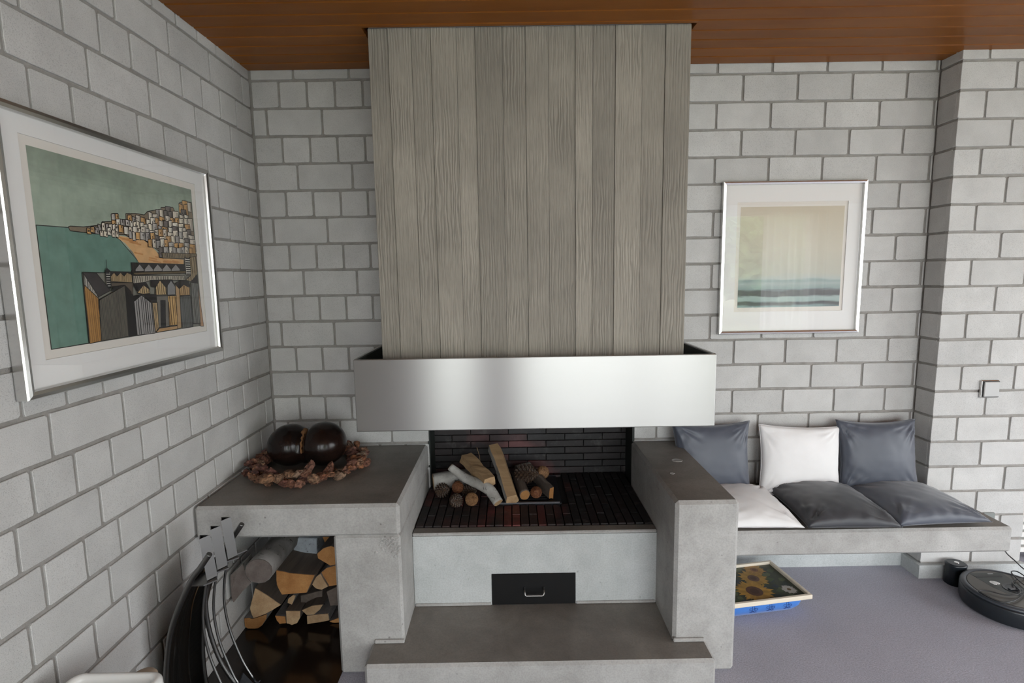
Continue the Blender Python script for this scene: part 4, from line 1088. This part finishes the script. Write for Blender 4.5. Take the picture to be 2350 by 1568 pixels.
# comb plate that carries the handles: stepped outline
bm = bmesh.new(); zt = .548
pl = [(.165, -.985), (.205, -.985), (.232, -.955), (.212, -.935), (.205, -.915), (.232, -.890), (.212, -.870), (.205, -.850), (.232, -.825), (.212, -.805), (.235, -.775), (.165, -.775)]
a = [bm.verts.new((x, y, zt)) for x, y in pl]; b = [bm.verts.new((x, y, zt-.004)) for x, y in pl]
bm.faces.new(a); bm.faces.new(b[::-1])
for i in range(len(pl)): bm.faces.new((a[i], b[i], b[(i+1)%len(pl)], a[(i+1)%len(pl)]))
obj('comb_plate', bm, M['chrome'], stand)
rodx = [(.200, .560), (.190, .535), (.172, .446), (.168, .368), (.180, .276), (.212, .170)]
def tool(y, label, ext, head):
    t = thing('fire_tool', (.2, y, .1), label, 'fire tool', 'tools hanging on the curved stand')
    bm = bmesh.new(); tri = [(.019*math.cos(2*PI*k/3+.5), .019*math.sin(2*PI*k/3+.5)) for k in range(3)]
    lo_, hi_ = Vector((.204, y, .5495)), Vector((.192, y, .684))
    A_ = [bm.verts.new(lo_+Vector((p, q, 0))) for p, q in tri]; B_ = [bm.verts.new(hi_+Vector((p, q, 0))) for p, q in tri]
    Ai = [bm.verts.new(hi_+Vector((p*.8, q*.8, 0))) for p, q in tri]; Bi = [bm.verts.new(hi_+Vector((p*.8, q*.8, -.03))) for p, q in tri]
    bm.faces.new(A_[::-1]); bm.faces.new(Bi)
    for k in range(3):
        l = (k+1) % 3; bm.faces.new((A_[k], A_[l], B_[l], B_[k])); bm.faces.new((B_[k], B_[l], Ai[l], Ai[k])); bm.faces.new((Ai[k], Ai[l], Bi[l], Bi[k]))
    obj('handle', bm, M['chrome'], t)
    bm = bmesh.new(); tube(bm, catmull([(x, y, z) for x, z in rodx + ext], 6), .0042, 8); obj('rod', bm, M['chrome'], t)
    if head == 'brush':
        bm = bmesh.new(); lathe(bm, [(.012, .125), (.030, .115), (.036, .10), (.036, .085)][::-1] , 20, (.232, y, 0)); obj('brush_head', bm, M['black'], t)
        bm = bmesh.new(); lathe(bm, [(.026, .016), (.040, .03), (.036, .085)], 20, (.232, y, 0)); obj('bristles', bm, plain('black_bristle', (.01,.01,.01), .95), t)
    elif head == 'shovel':
        bm = bmesh.new(); 
        for q in (0, .003):
            g = [[bm.verts.new((.225+.055*i/5+q, y+(-.045+.09*j/5)*(0.75+.25*min(1, i/2)), .135-.115*i/5+.012*((j-2.5)/2.5)**2)) for j in range(6)] for i in range(6)]
            for i in range(5):
                for j in range(5): bm.faces.new((g[i][j], g[i+1][j], g[i+1][j+1], g[i][j+1]))
        obj('scoop', bm, M['iron'], t)
    else:
        bm = bmesh.new(); tube(bm, [(.246, y, .098), (.252, y, .088), (.262, y, .086), (.268, y, .094)], [.0042, .004, .0035, .0015], 8); obj('hook', bm, M['iron'], t)
tool(-.945, 'fire brush with triangular steel handle nearest to the camera', [(.226, .128)], 'brush')
tool(-.885, 'fire shovel with triangular steel handle, middle of the three tools', [(.228, .135)], 'shovel')
tool(-.822, 'fire poker with triangular steel handle nearest the concrete shelf', [(.246, .098)], 'hook')
bm = bmesh.new(); tube(bm, catmull([(.186, -.905, .545), (.164, -.900, .496), (.150, -.895, .435), (.147, -.89, .366), (.155, -.885, .289), (.174, -.88, .21), (.207, -.875, .136), (.25, -.87, .060), (.262, -.868, .012)], 5), .0072, 10)
obj('strut', bm, M['chrome'], stand)

# ------------------------------------------------------------------ white bin at the bottom left, clay pot behind it
def rr(x0, x1, y0, y1, r, n=5):
    out = []
    for cx, cy, a0 in ((x1-r, y1-r, 0), (x0+r, y1-r, PI/2), (x0+r, y0+r, PI), (x1-r, y0+r, 1.5*PI)):
        out += [(cx+r*math.cos(a0+PI/2*k/n), cy+r*math.sin(a0+PI/2*k/n)) for k in range(n+1)]
    return out
wb = thing('white_bin', (.195, -1.42, 0), 'glossy white open bin with rounded rim, cut off at the bottom left', 'bin')
def loft(bm, rings, close_first=True, close_last=True):
    R_ = [[bm.verts.new(p) for p in r] for r in rings]; n = len(R_[0])
    for i in range(len(R_)-1):
        for k in range(n):
            f = bm.faces.new((R_[i][k], R_[i][(k+1)%n], R_[i+1][(k+1)%n], R_[i+1][k])); f.smooth = True
    if close_first: bm.faces.new(R_[0][::-1])
    if close_last: bm.faces.new(R_[-1])
bm = bmesh.new(); X0, X1, Y0, Y1 = .080, .306, -1.53, -1.312
prof = [(.012, .0), (.002, .02), (0, .51), (.001, .522), (.005, .528), (.010, .530), (.016, .527), (.019, .517), (.020, .49), (.022, .03)]
loft(bm, [[(x, y, z) for x, y in rr(X0+d, X1-d, Y0+d, Y1-d, .030-min(d, .02)*.6)] for d, z in prof]); obj('shell', bm, M['white_gloss'], wb)
bm = bmesh.new(); loft(bm, [[(x, y, z) for x, y in rr(X0+d, X1-d, Y0+d, Y1-d, .018)] for d, z in ((.0215, .44), (.0205, .495), (.0235, .495), (.03, .43))]); obj('liner', bm, M['beige'], wb)
bm = bmesh.new(); lathe(bm, [(.030, .002), (.038, .02), (.036, .36), (.030, .458), (.031, .470), (.026, .477), (.012, .480)], 24, (.205, -1.262, 0))
tag(obj('clay_bottle', bm, M['beige'], None, True), 'beige rounded clay bottle top showing behind the white bin', 'bottle')

# ------------------------------------------------------------------ lap tray on the carpet under the bench
ang = math.radians(9); tw, td = .42, .285
tray = bpy.data.objects.new('lap_tray', None); C.objects.link(tray); tray.empty_display_size = .05
tray.location = (2.43 - tw/2*math.cos(ang) - td/2*math.sin(ang), -.388 - tw/2*math.sin(ang) + td/2*math.cos(ang), 0); tray.rotation_euler = (0, 0, ang)
tag(tray, 'lap tray with sunflower print and blue bean cushion on the carpet under the bench', 'tray')
def lp(name, bm, mat, parent=tray, smooth=False):
    o = obj(name, bm, mat, None, smooth); o.parent = parent; return o
tz = .078; fw = .014
wood_t = m_wood('pale_tray_wood', (.68,.60,.48), (.80,.73,.61), 'X', .5)
for x0, x1, y0, y1 in ((-tw/2, tw/2, -td/2, -td/2+fw), (-tw/2, tw/2, td/2-fw, td/2), (-tw/2, -tw/2+fw, -td/2+fw, td/2-fw), (tw/2-fw, tw/2, -td/2+fw, td/2-fw)):
    lp('frame_bar', newbox(x0, x1, y0, y1, tz-.006, tz+.014, bevel=.003, seg=2), wood_t)
lp('board', newbox(-tw/2+fw*.7, tw/2-fw*.7, -td/2+fw*.7, td/2-fw*.7, tz-.006, tz+.001), plain('print_green', (.075,.085,.045), .35))
bm = bmesh.new(); cl = bm.loops.layers.float_color.new('Col'); lz = [tz+.0014]
def tf(pts, c):
    lz[0] += 6e-6; f = bm.faces.new([bm.verts.new((x, y, lz[0])) for x, y in pts])
    for l in f.loops: l[cl] = (*c, 1)
rt = random.Random(4); tf([(-tw/2+.012,-td/2+.012),(tw/2-.012,-td/2+.012),(tw/2-.012,td/2-.012),(-tw/2+.012,td/2-.012)], (.040,.048,.030))
for _ in range(60):
    cx, cy, r = rt.uniform(-.18,.18), rt.uniform(-.115,.115), rt.uniform(.015,.03)
    tf([(cx+r*math.cos(a)*rt.uniform(.5,1), cy+r*math.sin(a)*rt.uniform(.4,.8)) for a in [2*PI*k/7 for k in range(7)] if abs(cx+r*math.cos(a)) < .2 and abs(cy+r*math.sin(a)) < .13] or [(0,0),(.01,0),(0,.01)], rt.choice([(.055,.075,.035),(.03,.04,.05),(.085,.10,.05),(.025,.035,.03)]))
def flower(cx, cy, R, r, n, pc, cc):
    for lay in range(2):
        for k in range(n):
            a = 2*PI*(k+.5*lay)/n+rt.uniform(-.06,.06); w = PI/n*1.15; L = R*rt.uniform(.86,1.05)*(1-.08*lay); f = rt.uniform(.8,1.15)
            pts = [(cx+r*.7*math.cos(a-w), cy+r*.7*math.sin(a-w)), (cx+L*.7*math.cos(a-w*.7), cy+L*.7*math.sin(a-w*.7)), (cx+L*math.cos(a), cy+L*math.sin(a)), (cx+L*.7*math.cos(a+w*.7), cy+L*.7*math.sin(a+w*.7)), (cx+r*.7*math.cos(a+w), cy+r*.7*math.sin(a+w))]
            pts = [(max(-tw/2+.013, min(tw/2-.013, x)), max(-td/2+.013, min(td/2-.013, y))) for x, y in pts]
            try: tf(pts, tuple(v*f for v in pc))
            except ValueError: pass
    tf([(cx+r*math.cos(2*PI*k/14), cy+r*math.sin(2*PI*k/14)) for k in range(14)], cc); tf([(cx+r*.55*math.cos(2*PI*k/10), cy+r*.55*math.sin(2*PI*k/10)) for k in range(10)], tuple(v*.6 for v in cc))
flower(-.005, -.055, .088, .036, 15, (.34,.19,.035), (.085,.04,.025)); flower(.050, .035, .070, .026, 14, (.33,.19,.04), (.11,.055,.035)); flower(.095, .098, .052, .018, 13, (.32,.18,.05), (.20,.09,.04)); flower(-.13, .06, .075, .03, 14, (.42,.24,.04), (.085,.04,.025))
flower(.150, -.072, .036, .009, 12, (.36,.35,.32), (.14,.09,.04))
me = bpy.data.meshes.new('print'); bm.to_mesh(me); bm.free(); me.materials.append(m_attr('sunflower_print', .35)); lp('print', me, None)
bm = bmesh.new(); loft(bm, [[(x, y, z) for x, y in rr(-tw/2+d, tw/2-d, -td/2+d, td/2-d, .05, 6)] for d, z in ((.075, .003), (.035, .012), (.020, .034), (.016, .052), (.020, .0715))])
blue = m_fabric('blue_cotton', (.045,.16,.50), (.06,.20,.58), .85, .2, .2); lp('bean_cushion', bm, blue, tray, True)
ink = plain('navy_ink', (.02,.045,.20), .8)
for fx in (-.055, .025, .105):
    bm = bmesh.new()
    for k in range(5):
        a = 2*PI*k/5+.3; c = (fx+.0125*math.cos(a), .043+.0125*math.sin(a)*.95)
        pts = []
        for q in range(11):
            b = 2*PI*q/10; u, v = c[0]+(.0075*math.cos(b)*math.cos(a)-.005*math.sin(b)*math.sin(a)), c[1]+(.0075*math.cos(b)*math.sin(a)+.005*math.sin(b)*math.cos(a))
            yy = -td/2 + (.020 if v < .034 else .016) + (.015*max(0, (.034-v)/.022)) + .0
            pts.append((u, yy-.0008+.004*(v > .052)*(v-.052)/.02, v))
        tube(bm, pts, .0007, 5, cap=False)
    lp('flower_motif', bm, ink)

# ------------------------------------------------------------------ robot vacuum and its dock
vx, vy = 3.295, -.372
vac = thing('robot_vacuum', (vx, vy, 0), 'round dark robot vacuum cleaner parked on the carpet at the right', 'vacuum')
navy = plain('navy_black_plastic', (.012,.016,.020), .32); slate = plain('slate_ring', (.050,.056,.066), .35); olive = plain('olive_black_panel', (.012,.016,.013), .30); grey_m = plain('warm_grey_metal', (.095,.090,.080), .35, Metallic=.4)
bm = bmesh.new(); lathe(bm, [(.150, .004), (.166, .008), (.170, .018), (.171, .070), (.168, .080)], 64, (vx, vy, 0)); obj('bumper', bm, navy, vac, True)
bm = bmesh.new(); lathe(bm, [(.168, .0795), (.1695, .084), (.166, .090), (.158, .0925), (.149, .0925), (.147, .089)], 64, (vx, vy, 0)); obj('top_ring', bm, slate, vac, True)
bm = bmesh.new(); lathe(bm, [(.1455, .080), (.1455, .0895), (.1435, .0915)], 64, (vx, vy, 0)); obj('face_plate', bm, grey_m, vac)
bm = bmesh.new(); pz = .0918
poly = [(-.072, .125), (.075, .125), (.066, .02), (.050, -.03), (.0, -.052), (-.045, -.03), (-.062, .02)]
a = [bm.verts.new((vx+x, vy+y, pz)) for x, y in poly]; b = [bm.verts.new((vx+x, vy+y, pz-.004)) for x, y in poly]; bm.faces.new(a); bm.faces.new(b[::-1])
for i in range(len(poly)): bm.faces.new((a[i], b[i], b[(i+1)%len(poly)], a[(i+1)%len(poly)]))
obj('control_panel', bm, olive, vac)
obj('slot', newbox(vx-.068, vx+.050, vy+.092, vy+.104, pz-.001, pz+.0006), M['black'], vac)
obj('badge', newbox(vx+.006, vx+.030, vy+.116, vy+.121, pz-.0005, pz+.0006), plain('badge_grey', (.30,.30,.30), .4), vac)
bm = bmesh.new(); lathe(bm, [(.019, 0), (.0185, .0016), (.016, .0024)], 28, (0, 0, 0))
for v in bm.verts: v.co.y *= .72
o = obj('clean_button', bm, M['alu']); o.location = (vx-.026, vy+.048, pz); o.rotation_euler = (0, 0, -.25); child(o, vac)
bm = bmesh.new(); lathe(bm, [(.036, .0), (.036, .0016), (.034, .002), (.026, .001)], 32, (vx+.012, vy+.004, pz)); obj('handle_recess', bm, navy, vac)
obj('handle', newbox(vx-.012, vx+.036, vy-.012, vy+.004, pz+.001, pz+.006, bevel=.002), slate, vac)
bm = bmesh.new()
for k in range(9): box(bm, vx+.0, vx+.055, vy-.1725, vy-.160, .024+k*.0045, .0265+k*.0045)
obj('vent', bm, M['black'], vac)
dock = thing('charging_dock', (3.225, -.172, 0), 'small black charging dock between the robot vacuum and the block pier', 'dock')
bm = bmesh.new(); loft(bm, [[(x, y, z) for x, y in rr(3.186-d, 3.266+d, -.208-d, -.136+min(d, 0), .03+d*.5, 6)] for d, z in ((0, .0), (-.002, .06), (0, .092), (.001, .098), (-.004, .102))]); obj('body', bm, navy, dock)
bm = bmesh.new(); lathe(bm, [(.010, .102), (.009, .1035)], 20, (3.228, -.172, 0)); obj('indicator', bm, M['alu'], dock)
bm = bmesh.new(); tube(bm, catmull([(3.40, -.145, .27), (3.44, -.14, .20), (3.486, -.142, .130), (3.506, -.17, .102), (3.522, -.2, .078), (3.50, -.26, .10), (3.42, -.30, .099), (3.34, -.33, .099), (3.30, -.41, .101), (3.23, -.425, .0995), (3.17, -.39, .0995), (3.135, -.40, .098), (3.165, -.465, .096), (3.24, -.455, .099), (3.33, -.40, .101), (3.42, -.32, .099), (3.44, -.25, .0975), (3.40, -.265, .099), (3.36, -.40, .102), (3.43, -.43, .0975)], 7), .0026, 7)
tag(obj('power_cable', bm, plain('black_cable', (.010,.010,.011), .4)), 'thin black power cable looped over the robot vacuum', 'cable')
so = thing('wall_socket', (3.405, -PD, .25), 'small grey socket on the pier just showing above the bench end', 'socket')
obj('plate', newbox(3.375, 3.43, -PD-.012, -PD, .25, .322, bevel=.003), plain('socket_grey', (.22,.24,.23), .4), so)
obj('plug', newbox(3.390, 3.414, -PD-.040, -PD-.012, .262, .286, bevel=.004), M['black'], so)

# ------------------------------------------------------------------ white convector beyond the pier
cv_ = thing('convector_heater', (4.1, .03, 0), 'low white slatted convector heater beyond the right-hand pier', 'heater')
obj('back_plate', newbox(3.66, 4.9, .06, .075, .045, .235), M['white_gloss'], cv_)
for k in range(5): obj('slat', newbox(3.66, 4.9, -.005, .06, .05+k*.040, .076+k*.040, bevel=.004), M['white_gloss'], cv_)
for x in (3.8, 4.7): obj('foot', newbox(x, x+.03, .0, .07, .0, .05), M['iron'], cv_)
